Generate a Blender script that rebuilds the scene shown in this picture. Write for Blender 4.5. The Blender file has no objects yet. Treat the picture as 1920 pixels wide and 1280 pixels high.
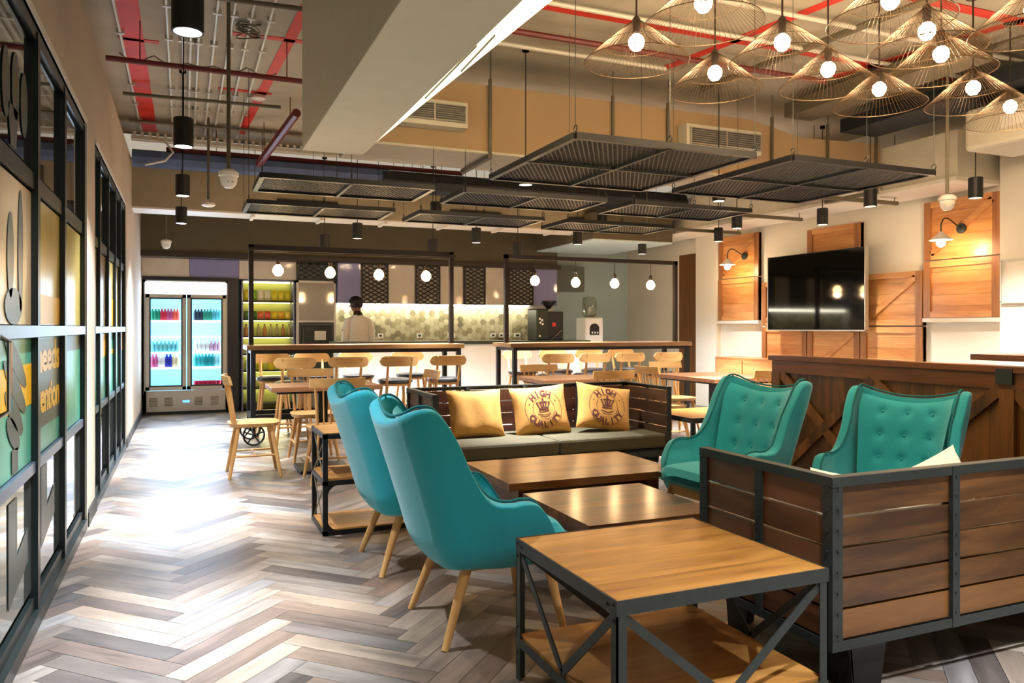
import bpy, math, random
from math import sin, cos, pi, radians, sqrt, atan2
from mathutils import Vector, Matrix
random.seed(7)
S = bpy.context.scene
C = S.collection
# ------------------------------------------------------------------ camera
YAW = atan2(613, 1450)
cam = bpy.data.objects.new('camera', bpy.data.cameras.new('camera'))
C.objects.link(cam)
cam.location = (0, 0, 1.25)
cam.rotation_euler = (pi/2, 0, -YAW)
cam.data.sensor_width = 36
cam.data.lens = 36*1450/1920
cam.data.shift_y = -26/1920
cam.data.clip_start = 0.05
S.camera = cam
# ------------------------------------------------------------------ world, exposure
W = bpy.data.worlds.new('world'); S.world = W; W.use_nodes = True
bg = W.node_tree.nodes['Background']
bg.inputs[0].default_value = (1.0, 0.86, 0.68, 1); bg.inputs[1].default_value = 0.42
S.view_settings.view_transform = 'Standard'; S.view_settings.look = 'None'
S.view_settings.gamma = 1; S.view_settings.use_curve_mapping = False
S.view_settings.exposure = 0.2
WARM = (1.0, 0.67, 0.37); SOFT = (1.0, 0.80, 0.58); COOL = (0.86, 0.92, 1.0)
P_PEND = 18; P_BARBULB = 8; P_WALL = 14; P_DOWN = 130; P_CORR = 900; P_COVE = 30
# ------------------------------------------------------------------ helpers
def srgb(h):
    h = h.lstrip('#'); v = [int(h[i:i+2], 16)/255 for i in (0, 2, 4)]
    return tuple(((x/12.92) if x <= .04045 else ((x+.055)/1.055)**2.4) for x in v) + (1,)
def newmat(name):
    m = bpy.data.materials.new(name); m.use_nodes = True
    return m, m.node_tree.nodes, m.node_tree.links, m.node_tree.nodes['Principled BSDF']
def mat(name, col, rough=.5, metal=0, spec=.5, noise=0, nscale=8, bump=0, bscale=60, coat=0, trans=0, alpha=1, sheen=0):
    m, N, L, b = newmat(name)
    c = srgb(col) if isinstance(col, str) else tuple(col)+(1,)
    b.inputs['Base Color'].default_value = c
    b.inputs['Roughness'].default_value = rough; b.inputs['Metallic'].default_value = metal
    b.inputs['Specular IOR Level'].default_value = spec
    b.inputs['Coat Weight'].default_value = coat; b.inputs['Coat Roughness'].default_value = .05
    b.inputs['Transmission Weight'].default_value = trans
    b.inputs['Sheen Weight'].default_value = sheen
    tc = N.new('ShaderNodeTexCoord')
    if noise:
        n = N.new('ShaderNodeTexNoise'); n.inputs['Scale'].default_value = nscale; n.inputs['Detail'].default_value = 4
        L.new(tc.outputs['Object'], n.inputs['Vector'])
        mx = N.new('ShaderNodeMix'); mx.data_type = 'RGBA'; mx.blend_type = 'MULTIPLY'
        mx.inputs[6].default_value = c
        r = N.new('ShaderNodeMapRange'); r.inputs[1].default_value = .3; r.inputs[2].default_value = .7
        r.inputs[3].default_value = 1-noise; r.inputs[4].default_value = 1+noise*.5
        L.new(n.outputs['Fac'], r.inputs[0]); mx.inputs[0].default_value = 1
        L.new(r.outputs[0], mx.inputs[7]); L.new(mx.outputs[2], b.inputs['Base Color'])
    if bump:
        n2 = N.new('ShaderNodeTexNoise'); n2.inputs['Scale'].default_value = bscale; n2.inputs['Detail'].default_value = 3
        L.new(tc.outputs['Object'], n2.inputs['Vector'])
        bp = N.new('ShaderNodeBump'); bp.inputs['Strength'].default_value = bump; bp.inputs['Distance'].default_value = .01
        L.new(n2.outputs['Fac'], bp.inputs['Height']); L.new(bp.outputs[0], b.inputs['Normal'])
    return m
def emis(name, col, st):
    m, N, L, b = newmat(name)
    c = srgb(col) if isinstance(col, str) else tuple(col)+(1,)
    b.inputs['Base Color'].default_value = c
    b.inputs['Emission Color'].default_value = c; b.inputs['Emission Strength'].default_value = st
    return m
def wood(name, dark, light, axis='x', rough=.4, scale=1.0, contrast=1.0, tintamt=.5, grain=14, coat=0):
    """grain stretched along one object axis; each plank carries its own tint"""
    m, N, L, b = newmat(name)
    tc = N.new('ShaderNodeTexCoord'); mp = N.new('ShaderNodeMapping')
    s = [grain*scale]*3; s['xyz'.index(axis)] = 1.3*scale
    mp.inputs['Scale'].default_value = s
    at = N.new('ShaderNodeAttribute'); at.attribute_name = 'tint'
    off = N.new('ShaderNodeVectorMath'); off.operation = 'SCALE'; off.inputs['Scale'].default_value = 37
    L.new(at.outputs['Vector'], off.inputs[0])
    ad = N.new('ShaderNodeVectorMath'); ad.operation = 'ADD'
    L.new(tc.outputs['Object'], ad.inputs[0]); L.new(off.outputs[0], ad.inputs[1])
    L.new(ad.outputs[0], mp.inputs['Vector'])
    n = N.new('ShaderNodeTexNoise'); n.inputs['Scale'].default_value = 1; n.inputs['Detail'].default_value = 6; n.inputs['Roughness'].default_value = .6
    n.inputs['Distortion'].default_value = .6
    L.new(mp.outputs[0], n.inputs['Vector'])
    r = N.new('ShaderNodeMapRange'); r.inputs[1].default_value = .5-.22/contrast; r.inputs[2].default_value = .5+.22/contrast
    L.new(n.outputs['Fac'], r.inputs[0])
    mt = N.new('ShaderNodeMath'); mt.operation = 'MULTIPLY_ADD'; mt.inputs[1].default_value = tintamt
    mt.inputs[2].default_value = -tintamt/2
    L.new(at.outputs['Fac'], mt.inputs[0])
    a2 = N.new('ShaderNodeMath'); a2.operation = 'ADD'; a2.use_clamp = True
    L.new(r.outputs[0], a2.inputs[0]); L.new(mt.outputs[0], a2.inputs[1])
    cr = N.new('ShaderNodeValToRGB'); cr.color_ramp.elements[0].color = srgb(dark); cr.color_ramp.elements[1].color = srgb(light)
    L.new(a2.outputs[0], cr.inputs[0]); L.new(cr.outputs[0], b.inputs['Base Color'])
    b.inputs['Roughness'].default_value = rough
    b.inputs['Coat Weight'].default_value = coat; b.inputs['Coat Roughness'].default_value = .15
    bp = N.new('ShaderNodeBump'); bp.inputs['Strength'].default_value = .12; bp.inputs['Distance'].default_value = .004
    L.new(n.outputs['Fac'], bp.inputs['Height']); L.new(bp.outputs[0], b.inputs['Normal'])
    return m

class MB:
    def __init__(s): s.v = []; s.f = []; s.t = []; s.m = None; s.mi = []; s.cur = 0
    def add(s, vs, fs, tint=.5):
        o = len(s.v)
        if s.m is not None: vs = [s.m @ Vector(p) for p in vs]
        s.v += [tuple(p) for p in vs]
        for f in fs: s.f.append(tuple(i+o for i in f)); s.t.append(tint); s.mi.append(s.cur)
        return s
    def box(s, x0, x1, y0, y1, z0, z1, tint=.5, rot=None):
        vs = [(x0,y0,z0),(x1,y0,z0),(x1,y1,z0),(x0,y1,z0),(x0,y0,z1),(x1,y0,z1),(x1,y1,z1),(x0,y1,z1)]
        return s.add(vs, [(0,3,2,1),(4,5,6,7),(0,1,5,4),(1,2,6,5),(2,3,7,6),(3,0,4,7)], tint)
    def bar(s, a, b, w, h, tint=.5, up=(0,0,1)):
        a = Vector(a); b = Vector(b); d = (b-a).normalized(); u = Vector(up)
        if abs(d.dot(u)) > .98: u = Vector((0,1,0))
        sd = d.cross(u).normalized(); u = sd.cross(d)
        vs = []
        for p in (a, b):
            for i, j in ((-1,-1),(1,-1),(1,1),(-1,1)): vs.append(p+sd*(i*w/2)+u*(j*h/2))
        return s.add(vs, [(0,1,2,3),(7,6,5,4),(0,4,5,1),(1,5,6,2),(2,6,7,3),(3,7,4,0)], tint)
    def tube(s, pts, r, n=8, caps=True, closed=False, tint=.5):
        P = [Vector(p) for p in pts]; m = len(P)
        R = r if isinstance(r, (list, tuple)) else [r]*m
        d0 = (P[1]-P[0]).normalized(); u = Vector((0,0,1)) if abs(d0.z) < .9 else Vector((1,0,0))
        vs = []
        for i, p in enumerate(P):
            if closed: d = P[(i+1) % m]-P[i-1]
            else: d = P[min(i+1, m-1)]-P[max(i-1, 0)]
            d.normalize(); sd = d.cross(u)
            if sd.length < 1e-5: sd = Vector((1,0,0))
            sd.normalize(); u = sd.cross(d).normalized()
            for k in range(n):
                a = 2*pi*k/n; vs.append(p+sd*(cos(a)*R[i])+u*(sin(a)*R[i]))
        fs = []
        for i in range(m if closed else m-1):
            for k in range(n):
                j = ((i+1) % m)*n
                fs.append((i*n+k, i*n+(k+1) % n, j+(k+1) % n, j+k))
        if caps and not closed:
            fs.append(tuple(range(n-1, -1, -1))); fs.append(tuple((m-1)*n+k for k in range(n)))
        return s.add(vs, fs, tint)
    def lathe(s, prof, c=(0,0,0), n=16, tint=.5):
        vs = []; fs = []
        for r, z in prof:
            for k in range(n):
                a = 2*pi*k/n; vs.append((c[0]+cos(a)*r, c[1]+sin(a)*r, c[2]+z))
        for i in range(len(prof)-1):
            for k in range(n): fs.append((i*n+k, i*n+(k+1) % n, (i+1)*n+(k+1) % n, (i+1)*n+k))
        if prof[0][0] > 1e-4: fs.append(tuple(range(n-1, -1, -1)))
        if prof[-1][0] > 1e-4: fs.append(tuple((len(prof)-1)*n+k for k in range(n)))
        return s.add(vs, fs, tint)
    def prism(s, poly, vec, tint=.5):
        n = len(poly); v = Vector(vec)
        vs = [Vector(p) for p in poly]+[Vector(p)+v for p in poly]
        fs = [tuple(range(n-1, -1, -1)), tuple(range(n, 2*n))]
        for i in range(n): fs.append((i, (i+1) % n, n+(i+1) % n, n+i))
        return s.add(vs, fs, tint)
    def grid(s, fn, nu, nv, tint=.5):
        vs = [fn(i/nu, j/nv) for j in range(nv+1) for i in range(nu+1)]
        fs = [(j*(nu+1)+i, j*(nu+1)+i+1, (j+1)*(nu+1)+i+1, (j+1)*(nu+1)+i) for j in range(nv) for i in range(nu)]
        return s.add(vs, fs, tint)
    def mesh(s, name, mats, smooth=False):
        me = bpy.data.meshes.new(name); me.from_pydata(s.v, [], s.f); me.update()
        a = me.attributes.new('tint', 'FLOAT', 'FACE'); a.data.foreach_set('value', s.t)
        mats = mats if isinstance(mats, (list, tuple)) else [mats]
        for m in mats: me.materials.append(m)
        me.polygons.foreach_set('material_index', s.mi)
        if smooth: me.polygons.foreach_set('use_smooth', [True]*len(me.polygons)); 
        return me
    def build(s, name, mats, parent=None, smooth=False, bevel=0, loc=None, sub=0, solid=0):
        me = s.mesh(name, mats, smooth)
        o = bpy.data.objects.new(name, me); C.objects.link(o)
        if parent: o.parent = parent
        if loc is not None: o.location = loc
        if solid:
            q = o.modifiers.new('solid', 'SOLIDIFY'); q.thickness = solid; q.offset = -1
        if sub:
            q = o.modifiers.new('sub', 'SUBSURF'); q.levels = sub; q.render_levels = sub
        if bevel:
            q = o.modifiers.new('bevel', 'BEVEL'); q.width = bevel; q.segments = 2; q.limit_method = 'ANGLE'
        if smooth and not sub:
            try: me.set_sharp_from_angle(angle=radians(38))
            except Exception: pass
        return o
def tag(o, label=None, cat=None, group=None, kind=None):
    if label: o['label'] = label
    if cat: o['category'] = cat
    if group: o['group'] = group
    if kind: o['kind'] = kind
    return o
def thing(name, label, cat, loc=(0,0,0), rz=0, group=None):
    o = bpy.data.objects.new(name, None); C.objects.link(o); o.empty_display_size = .1
    o.location = loc; o.rotation_euler = (0, 0, rz)
    return tag(o, label, cat, group)
def kids(o): return [c for c in C.objects if c.parent == o]
def dup(root, loc=None, rz=None, label=None, group=None, tree=None):
    r = root.copy(); C.objects.link(r)
    if loc is not None: r.location = loc
    if rz is not None: r.rotation_euler = (0, 0, rz)
    if label: r['label'] = label
    if group: r['group'] = group
    for ch in list(root.children):
        c = ch.copy(); C.objects.link(c); c.parent = r
        for g in list(ch.children):
            d = g.copy(); C.objects.link(d); d.parent = c
    return r
def struct(name, mb, m, **k):
    return tag(mb.build(name, m, **k), kind='structure')
def light(kind, loc, power, col, parent=None, size=.05, rot=None, spot=None, blend=.6, name='lamp_light', sy=None):
    l = bpy.data.lights.new(name, kind); l.energy = power; l.color = col
    if kind == 'AREA':
        l.size = size
        if sy: l.shape = 'RECTANGLE'; l.size_y = sy
    else: l.shadow_soft_size = size
    if kind == 'SPOT': l.spot_size = radians(spot or 90); l.spot_blend = blend
    o = bpy.data.objects.new(name, l); C.objects.link(o); o.location = loc
    if rot: o.rotation_euler = rot
    if parent: o.parent = parent
    return o

# ------------------------------------------------------------------ materials
M_wall = mat('wall_paint', '#b9aa96', .75, noise=.05, nscale=2)
M_wallw = mat('white_wall_paint', '#e2dccd', .7, noise=.04, nscale=2)
M_wallb = mat('pale_wall_paint', '#b4c8ca', .7, noise=.05, nscale=2)  # cool light on the far wall is put into this bluish tone
M_slab = mat('concrete_slab', '#b0a896', .85, noise=.18, nscale=2.2, bump=.2, bscale=20)
M_dslab = mat('dark_slab', '#2a2420', .9, noise=.2)
M_duct = mat('duct_board', '#a98e6a', .7, noise=.06, nscale=1.5)
M_ductw = mat('duct_underside', '#cbc6b4', .7, noise=.05)
M_beam = mat('beam_paint', '#dcd6be', .65, noise=.03)
M_olive = mat('bulkhead_paint', '#57503c', .8, noise=.06)
M_fascia = mat('fascia_paint', '#9a9079', .8, noise=.06)
M_black = mat('black_metal', '#15171a', .42, .3, noise=.1)
M_iron = mat('dark_iron', '#323938', .5, .35, noise=.15, nscale=20)
M_blackp = mat('black_plastic', '#101114', .5)
M_brown = mat('dark_brown_trim', '#241810', .5)
M_red = mat('red_paint', '#d2311f', .6, noise=.15, nscale=5)
M_redpipe = mat('dark_red_pipe', '#6a1d1a', .45, noise=.1)
M_conduit = mat('grey_conduit', '#cfccc0', .5, .2)
M_dcond = mat('dull_conduit', '#6b6452', .5, .3)
M_bluep = mat('blue_insulation', '#4a5f8a', .6, noise=.25, nscale=5)
M_dkpipe = mat('black_insulation', '#141a22', .6)
M_frame = mat('window_frame_paint', '#1b2425', .35, .3)
M_rail = mat('window_rail_metal', '#5f6f86', .3, .55)
M_trimw = mat('white_trim', '#d8d2c6', .5)
M_glass = mat('dark_window_glass', '#14191a', .03, 0, 1.0, coat=.6)
M_glow = mat('lower_window_glass', '#59605c', .04, 0, 1.0, coat=1)
M_teal = mat('teal_film', '#4f9a83', .3, spec=.3, noise=.08)
M_tan = mat('tan_film', '#b5a35e', .25, spec=.35, noise=.12, nscale=2)
M_yel = mat('yellow_film', '#d9a51e', .35, spec=.3)
M_gph = mat('charcoal_film', '#3a413f', .35, spec=.3)
M_brf = mat('brown_film', '#a08a6a', .25, spec=.35, noise=.3, nscale=1.5)
M_white = mat('white_plastic', '#e6e2da', .35)
M_cream = mat('cream_cloth', '#e8dcb8', .8)
M_steel = mat('brushed_steel', '#b9b6ae', .35, .6)
M_chrome = mat('chrome', '#d8d8d8', .15, 1)
M_fab = mat('teal_wool', (0.008, .40, .50), .85, sheen=.35, bump=.25, bscale=240)
M_fabd = mat('teal_piping_cloth', (0.006, .17, .20), .8)
M_olivec = mat('olive_cushion', '#463f26', .85, noise=.12, nscale=6, bump=.2, bscale=150)
M_mustard = mat('mustard_linen', '#bd8a42', .85, noise=.16, nscale=14, bump=.3, bscale=200)
M_ink = mat('dark_red_ink', '#4c1a16', .8)
M_beech = wood('beech', '#b98248', '#dcae6c', 'z', .45, tintamt=.15, contrast=.8)
M_beechx = wood('beech_seat', '#c08c50', '#e0b878', 'x', .45, tintamt=.15, contrast=.8)
M_top = wood('table_top_wood', '#7c4c1a', '#c28c44', 'x', .30, tintamt=.6, contrast=1.2, grain=9, coat=.3)
M_shelfw = wood('shelf_wood', '#80501f', '#b98645', 'x', .38, tintamt=.5, contrast=1.1, grain=9)
M_dtop = wood('dark_table_wood', '#3f210d', '#7c4f26', 'x', .3, tintamt=.7, contrast=1.3, grain=9, coat=.3)
M_crate = wood('crate_wood', '#3c2410', '#7c5229', 'x', .42, tintamt=.7, contrast=1.2, grain=10)
M_cratey = wood('crate_wood_side', '#3a210f', '#74492a', 'y', .42, tintamt=.7, contrast=1.2, grain=10)
M_sofa2 = wood('dark_slat_wood', '#2e170e', '#56301e', 'x', .4, tintamt=.5)
M_sofa2y = wood('dark_slat_wood_side', '#2b1a10', '#4b3320', 'y', .4, tintamt=.5)
M_part = wood('partition_wood', '#3c270f', '#7c5022', 'z', .4, tintamt=1.0, contrast=1.4, grain=10)
M_partt = wood('partition_cap_wood', '#4a2a14', '#7c4a26', 'y', .35, tintamt=.3)
M_pine = wood('pine_panel', '#ab6c34', '#d59c60', 'y', .35, tintamt=.55, contrast=1.1, grain=9, coat=.2)
M_pinef = wood('pine_frame', '#85522a', '#ad7440', 'z', .38, tintamt=.35, grain=9, coat=.2)
M_barw = wood('bar_top_wood', '#5c3a1c', '#8c6235', 'x', .35, tintamt=.4)
M_door = wood('brown_door_wood', '#5e3d1c', '#76502a', 'z', .5, tintamt=.2)
M_dtw = wood('dining_top_wood', '#8a5c3c', '#b58560', 'x', .35, tintamt=.3)
M_marble = mat('marble_front', '#f6f6f2', .3, noise=.06, nscale=3)
M_dgreen = mat('dark_green_stone', '#343c30', .3, coat=.3)
M_lilac = mat('lilac_tile', '#7d80b4', .35, noise=.05, coat=.3)
M_wtile = mat('off_white_tile', '#c9c0b4', .3, noise=.08, coat=.3)
M_fridgeb = mat('fridge_black', '#11131c', .35)
M_screenglass = mat('tv_glass', '#050606', .06, 0, .6)
M_bulb = emis('bulb_glow', (1.0, .62, .26), 40)
M_bulbw = emis('bulb_glow_pale', (1.0, .78, .48), 40)
M_dlcool = emis('downlight_lens', (1, .98, .94), 14)
M_dlwarm = emis('downlight_lens_warm', (1, .82, .6), 5)
M_wire = mat('bronze_wire', '#5a4630', .45, .6)
M_wood = M_top

# ------------------------------------------------------------------ floor: herringbone planks
def floor_mat():
    m, N, L, b = newmat('herringbone_vinyl')
    uv = N.new('ShaderNodeUVMap'); uv.uv_map = 'plank'
    at = N.new('ShaderNodeAttribute'); at.attribute_name = 'tint'
    mp = N.new('ShaderNodeMapping'); mp.inputs['Scale'].default_value = (1.4, 9, 1)
    L.new(uv.outputs[0], mp.inputs['Vector'])
    n = N.new('ShaderNodeTexNoise'); n.noise_dimensions = '4D'; n.inputs['Detail'].default_value = 6; n.inputs['Scale'].default_value = 1.6
    n.inputs['Roughness'].default_value = .65
    w = N.new('ShaderNodeMath'); w.operation = 'MULTIPLY'; w.inputs[1].default_value = 61
    L.new(at.outputs['Fac'], w.inputs[0]); L.new(w.outputs[0], n.inputs['W']); L.new(mp.outputs[0], n.inputs['Vector'])
    cr = N.new('ShaderNodeValToRGB'); cr.color_ramp.interpolation = 'LINEAR'
    cols = ['#55504e', '#7d6a5e', '#95806f', '#8f8c8b', '#ad9883', '#706660', '#bcae9e', '#a08a78']
    e = cr.color_ramp.elements; e[0].color = srgb(cols[0]); e[1].color = srgb(cols[-1])
    for i in range(1, len(cols)-1):
        q = e.new(i/(len(cols)-1)); q.color = srgb(cols[i])
    L.new(at.outputs['Fac'], cr.inputs[0])
    r = N.new('ShaderNodeMapRange'); r.inputs[1].default_value = .3; r.inputs[2].default_value = .7; r.inputs[3].default_value = .28; r.inputs[4].default_value = .85
    L.new(n.outputs['Fac'], r.inputs[0])
    mx = N.new('ShaderNodeMix'); mx.data_type = 'RGBA'; mx.blend_type = 'MULTIPLY'; mx.inputs[0].default_value = 1
    L.new(cr.outputs[0], mx.inputs[6]); L.new(r.outputs[0], mx.inputs[7]); L.new(mx.outputs[2], b.inputs['Base Color'])
    rr = N.new('ShaderNodeMapRange'); rr.inputs[3].default_value = .30; rr.inputs[4].default_value = .48
    L.new(n.outputs['Fac'], rr.inputs[0]); L.new(rr.outputs[0], b.inputs['Roughness'])
    return m
def build_floor():
    Wd, Ln = .10, .60
    vs, fs, tt, uvs = [], [], [], []
    c45 = sqrt(.5); g = .0012
    k = int(round(Ln/Wd))
    rng = random.Random(3)
    for i in range(-90, 130):
        for j in range(-16, 26):  # columns
            # horizontal plank at lattice cell, and its vertical partner
            for kind in (0, 1):
                # herringbone: step (1,1) plus period (k, -k)
                ox = i*Wd + j*k*Wd; oy = i*Wd - j*k*Wd
                if kind == 0: q = (ox, oy, ox+Ln, oy+Wd); hor = True
                else: q = (ox, oy+Wd, ox+Wd, oy+Wd+Ln) ; hor = False
                cx = (q[0]+q[2])/2; cy = (q[1]+q[3])/2
                X = (cx-cy)*c45 ; Y = (cx+cy)*c45
                if not (-1.3 < X < 9.3 and -.8 < Y < 13.2): continue
                o = len(vs); t = rng.random()
                pts = [(q[0]+g, q[1]+g), (q[2]-g, q[1]+g), (q[2]-g, q[3]-g), (q[0]+g, q[3]-g)]
                for a, b_ in pts: vs.append(((a-b_)*c45, (a+b_)*c45, 0))
                fs.append((o, o+1, o+2, o+3)); tt.append(t)
                if hor: uvs += [(0, 0), (Ln, 0), (Ln, Wd), (0, Wd)]
                else: uvs += [(0, 0), (0, Wd), (Ln, Wd), (Ln, 0)]
    return vs, fs, tt, uvs
vs, fs, tt, uvs = build_floor()
me = bpy.data.meshes.new('floor'); 
nb = len(vs)
vs += [(-1.2,-1,-.003),(9,-1,-.003),(9,13,-.003),(-1.2,13,-.003)]
fs.append((nb, nb+1, nb+2, nb+3)); tt.append(.0); uvs += [(0,0)]*4
me.from_pydata(vs, [], fs); me.update()
a = me.attributes.new('tint', 'FLOAT', 'FACE'); a.data.foreach_set('value', tt)
ul = me.uv_layers.new(name='plank')
for i, u in enumerate(uvs): ul.data[i].uv = u
me.materials.append(floor_mat())
fo = bpy.data.objects.new('floor', me); C.objects.link(fo); tag(fo, kind='structure')

# ------------------------------------------------------------------ room shell
CZ = 3.6
b = MB().box(-1.2, 9, -.6, 10.45, CZ, CZ+.12); struct('ceiling', b, M_slab)
b = MB().box(-1.2, 9, 10.45, 12.9, 3.2, 3.32); struct('trim_1', b, M_dslab)
b = MB()
b.box(-.9, -.57, 5.50, 6.0, 0, 2.52); b.box(-.9, -.57, 8.98, 12.7, 0, 2.52); b.box(-.9, -.57, -.6, 12.7, 2.52, 3.2)
b.box(-.9, -.72, -.6, 12.7, 3.2, CZ); b.box(-.9, -.70, -.6, 9.0, 0, 2.52)
struct('wall_left', b, M_wall)
b = MB().box(-.9, 8.2, 12.62, 12.8, 0, 3.3); struct('wall_back', b, M_wallb)
b = MB(); b.box(7.7, 7.95, -.6, 10.38, 0, CZ); b.box(7.7, 7.95, 10.98, 12.7, 0, CZ); b.box(7.7, 7.95, 10.38, 10.98, 2.47, CZ)
b.box(7.62, 7.7, 9.85, 10.38, 0, CZ); b.box(7.5, 7.7, 1.5, 5.22, 0, CZ)
struct('wall_right', b, M_wallw)
b = MB().box(7.72, 7.76, 10.38, 10.98, 0, 2.47); struct('door_1', b, M_door)
b = MB().box(-.57, -.555, 8.98, 12.5, 0, .09); b.box(-.57, -.555, 5.5, 6.0, 0, .09); struct('baseboard_left', b, M_blackp)
# windows in the left wall
def bay(name, ys, first):
    w = bpy.data.objects.new(name, None); C.objects.link(w); tag(w, kind='structure')
    y0, y1 = ys[0], ys[-1]
    f = MB()
    f.box(-.62, -.578, y0, y1, 2.46, 2.52); f.box(-.62, -.56, y0, y1, 0, .06); f.box(-.62, -.585, y0, y1, .06, .11)
    f.box(-.62, -.585, y0, y1, 1.83, 1.90)
    for i, y in enumerate(ys): f.box(-.62, -.572, y-.03 if i else y, y+.03 if i < len(ys)-1 else y, 0, 2.5)
    f.build('window_frame', M_frame, w)
    r = MB(); r.box(-.62, -.568, y0, y1, 1.21, 1.258); r.box(-.62, -.58, y0, y1, .64, .685)
    r.build('window_rail', M_rail, w)
    t = MB(); t.box(-.60, -.562, y0-.02, y1+.03, 2.52, 2.55); t.box(-.60, -.562, y1, y1+.03, 0, 2.52)
    t.build('window_casing', M_trimw, w)
    for i in range(len(ys)-1):
        a_, b_ = ys[i]+.028, ys[i+1]-.028
        g = MB().box(-.605, -.598, a_, b_, 1.92, 2.44); g.build('glass_pane', M_glass, w)
        g = MB().box(-.605, -.598, a_, b_, .14, .635); g.build('glass_pane', M_glow, w)
        k = (i-1) % 3
        up = MB(); up.box(-.605, -.598, a_, b_, 1.262, 1.82); up.build('film_pane', M_tan if k else M_brf, w)
        lo = MB(); lo.box(-.605, -.598, a_, b_, .69, 1.205); lo.build('film_pane', M_teal, w)
        if first:
            if k == 0:
                y = MB().box(-.598, -.5965, a_, b_, .93, 1.10); y.build('yellow_band', M_yel, w)
            elif k == 1:
                y = MB().box(-.598, -.5965, a_, b_, .80, 1.20); y.build('charcoal_band', M_gph, w)
                y = MB().box(-.598, -.5965, a_, b_, 1.265, 1.40); y.build('yellow_band', M_yel, w)
            else:
                y = MB().box(-.598, -.5965, a_, b_, 1.12, 1.205); y.build('charcoal_band', M_gph, w)
        else:
            y = MB().box(-.598, -.5965, a_, b_, 1.02, 1.2 if k != 1 else 1.06); y.build('charcoal_band' if k == 2 else 'yellow_band', M_gph if k == 2 else M_yel, w)
            if k == 1:
                y = MB().box(-.598, -.5965, a_, b_, 1.265, 1.5); y.build('yellow_band', M_yel, w)
    return w
w1 = bay('window_1', [2.2, 3.03, 3.82, 4.62, 5.47], True)
w2 = bay('window_2', [6.03, 6.42, 7.12, 7.82, 8.40, 8.95], False)
# printed drawing on the first window: a twisted rope-like fork handle
def text_mesh(txt, size, font=None, spacing=1.0):
    cu = bpy.data.curves.new('t', 'FONT'); cu.body = txt; cu.size = size; cu.space_character = spacing
    cu.extrude = 0; cu.offset = size*.035; cu.resolution_u = 4
    ob = bpy.data.objects.new('t', cu); C.objects.link(ob)
    dg = bpy.context.evaluated_depsgraph_get(); dg.update()
    me = bpy.data.meshes.new_from_object(ob.evaluated_get(dg))
    V = [v.co.copy() for v in me.vertices]; F = [tuple(p.vertices) for p in me.polygons]
    bpy.data.objects.remove(ob); bpy.data.meshes.remove(me)
    return V, F
m = MB()
for (yc, zc, hw_, tl) in ((3.46, 1.12, .21, -.10), (3.45, 1.02, .21, -.10), (3.43, .925, .17, -.08), (3.41, .85, .12, -.05)):
    m.prism([(-.596, yc+cos(q)*hw_, zc+sin(q)*.052+tl*cos(q)) for q in [2*pi*k/20 for k in range(20)]], (.0015, 0, 0))
m.prism([(-.596, 3.38, .70), (-.596, 3.50, .70), (-.596, 3.50, .79), (-.596, 3.38, .79)], (.0015, 0, 0))
for (y_, z_, w_, h_) in ((3.42, 1.33, .16, .07), (3.36, 1.52, .06, .16), (3.55, 1.55, .05, .24)):
    m.prism([(-.596, y_+cos(q)*w_, z_+sin(q)*h_) for q in [2*pi*k/20 for k in range(20)]], (.0015, 0, 0))
m.build('printed_drawing', M_gph, w1)
m = MB()
for q in range(3):
    ring = [(-.596, 3.28+q*.17+cos(2*pi*k/16)*.07, 2.14+(.03 if q == 1 else 0)+sin(2*pi*k/16)*.13) for k in range(16)]
    m.prism(ring, (.002, 0, 0))
m.prism([(-.596, 3.36, 1.93), (-.596, 3.46, 1.93), (-.596, 3.5, 2.08), (-.596, 3.31, 2.08)], (.002, 0, 0))
m.build('printed_drawing', M_gph, w1)
for txt, z in (('needs', 1.055), ('vention', .87)):
    V, F = text_mesh(txt, .19, spacing=.9)
    m = MB(); wd = max(v.x for v in V); sc = .66/wd
    m.add([(-.5955, 3.91+v.x*sc, z+v.y*1.0) for v in V], F)
    m.build('window_lettering', M_yel, w1)
for (y_, z0, z1) in ((3.40, .25, .60), (4.10, .3, .62)):
    m = MB(); m.prism([(-.596, y_-.08, z1), (-.596, y_+.08, z1), (-.596, y_+.08, z0+.12), (-.596, y_+.3, z0+.18), (-.596, y_+.3, z0+.04), (-.596, y_-.08, z0-.04)], (.0015, 0, 0)); m.build('printed_drawing', M_gph, w1)
h = MB(); h.tube([(-.575, 3.06, .95), (-.545, 3.06, .97), (-.545, 3.06, 1.2), (-.575, 3.06, 1.22)], .009, 8)
o = h.build('door_pull', M_chrome, w1)

# ------------------------------------------------------------------ ceiling structure
# big white downstand beam with a lit cove on its right edge
bm = thing('ceiling_beam', 'large off-white boxed beam hanging from the ceiling with a glowing cove along its right edge', 'beam', (0,0,0))
b = MB(); b.box(.76, 1.19, -.3, 5.60, 2.50, CZ); b.build('beam_body', M_beam, bm, bevel=.004)
b = MB(); b.prism([(1.19, -.3, 2.55), (1.19, 5.6, 2.55), (1.215, 5.35, 2.55), (1.46, -.3, 2.55)], (0, 0, .02)); b.build('cove_lip', M_trimw, bm)
b = MB(); b.prism([(1.192, -.2, 2.515), (1.192, 5.45, 2.515), (1.205, 5.25, 2.525), (1.44, -.2, 2.525)], (0, 0, .02))
b.build('cove_glow_wedge', emis('cove_glow', (1, .95, .66), 1.9), bm)  # tapered glowing wedge stands in for LED light along the cove
b = MB(); b.bar((1.20, 3.25, 2.51), (1.215, 4.1, 2.51), .006, .008); b.bar((1.23, 3.1, 2.51), (1.25, 3.6, 2.51), .006, .008); b.build('strip_cable', M_dcond, bm)
light('AREA', (1.3, 3.0, 2.62), P_COVE, (1, .9, .62), bm, size=.1, sy=5, rot=(0, radians(120), 0))
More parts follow.
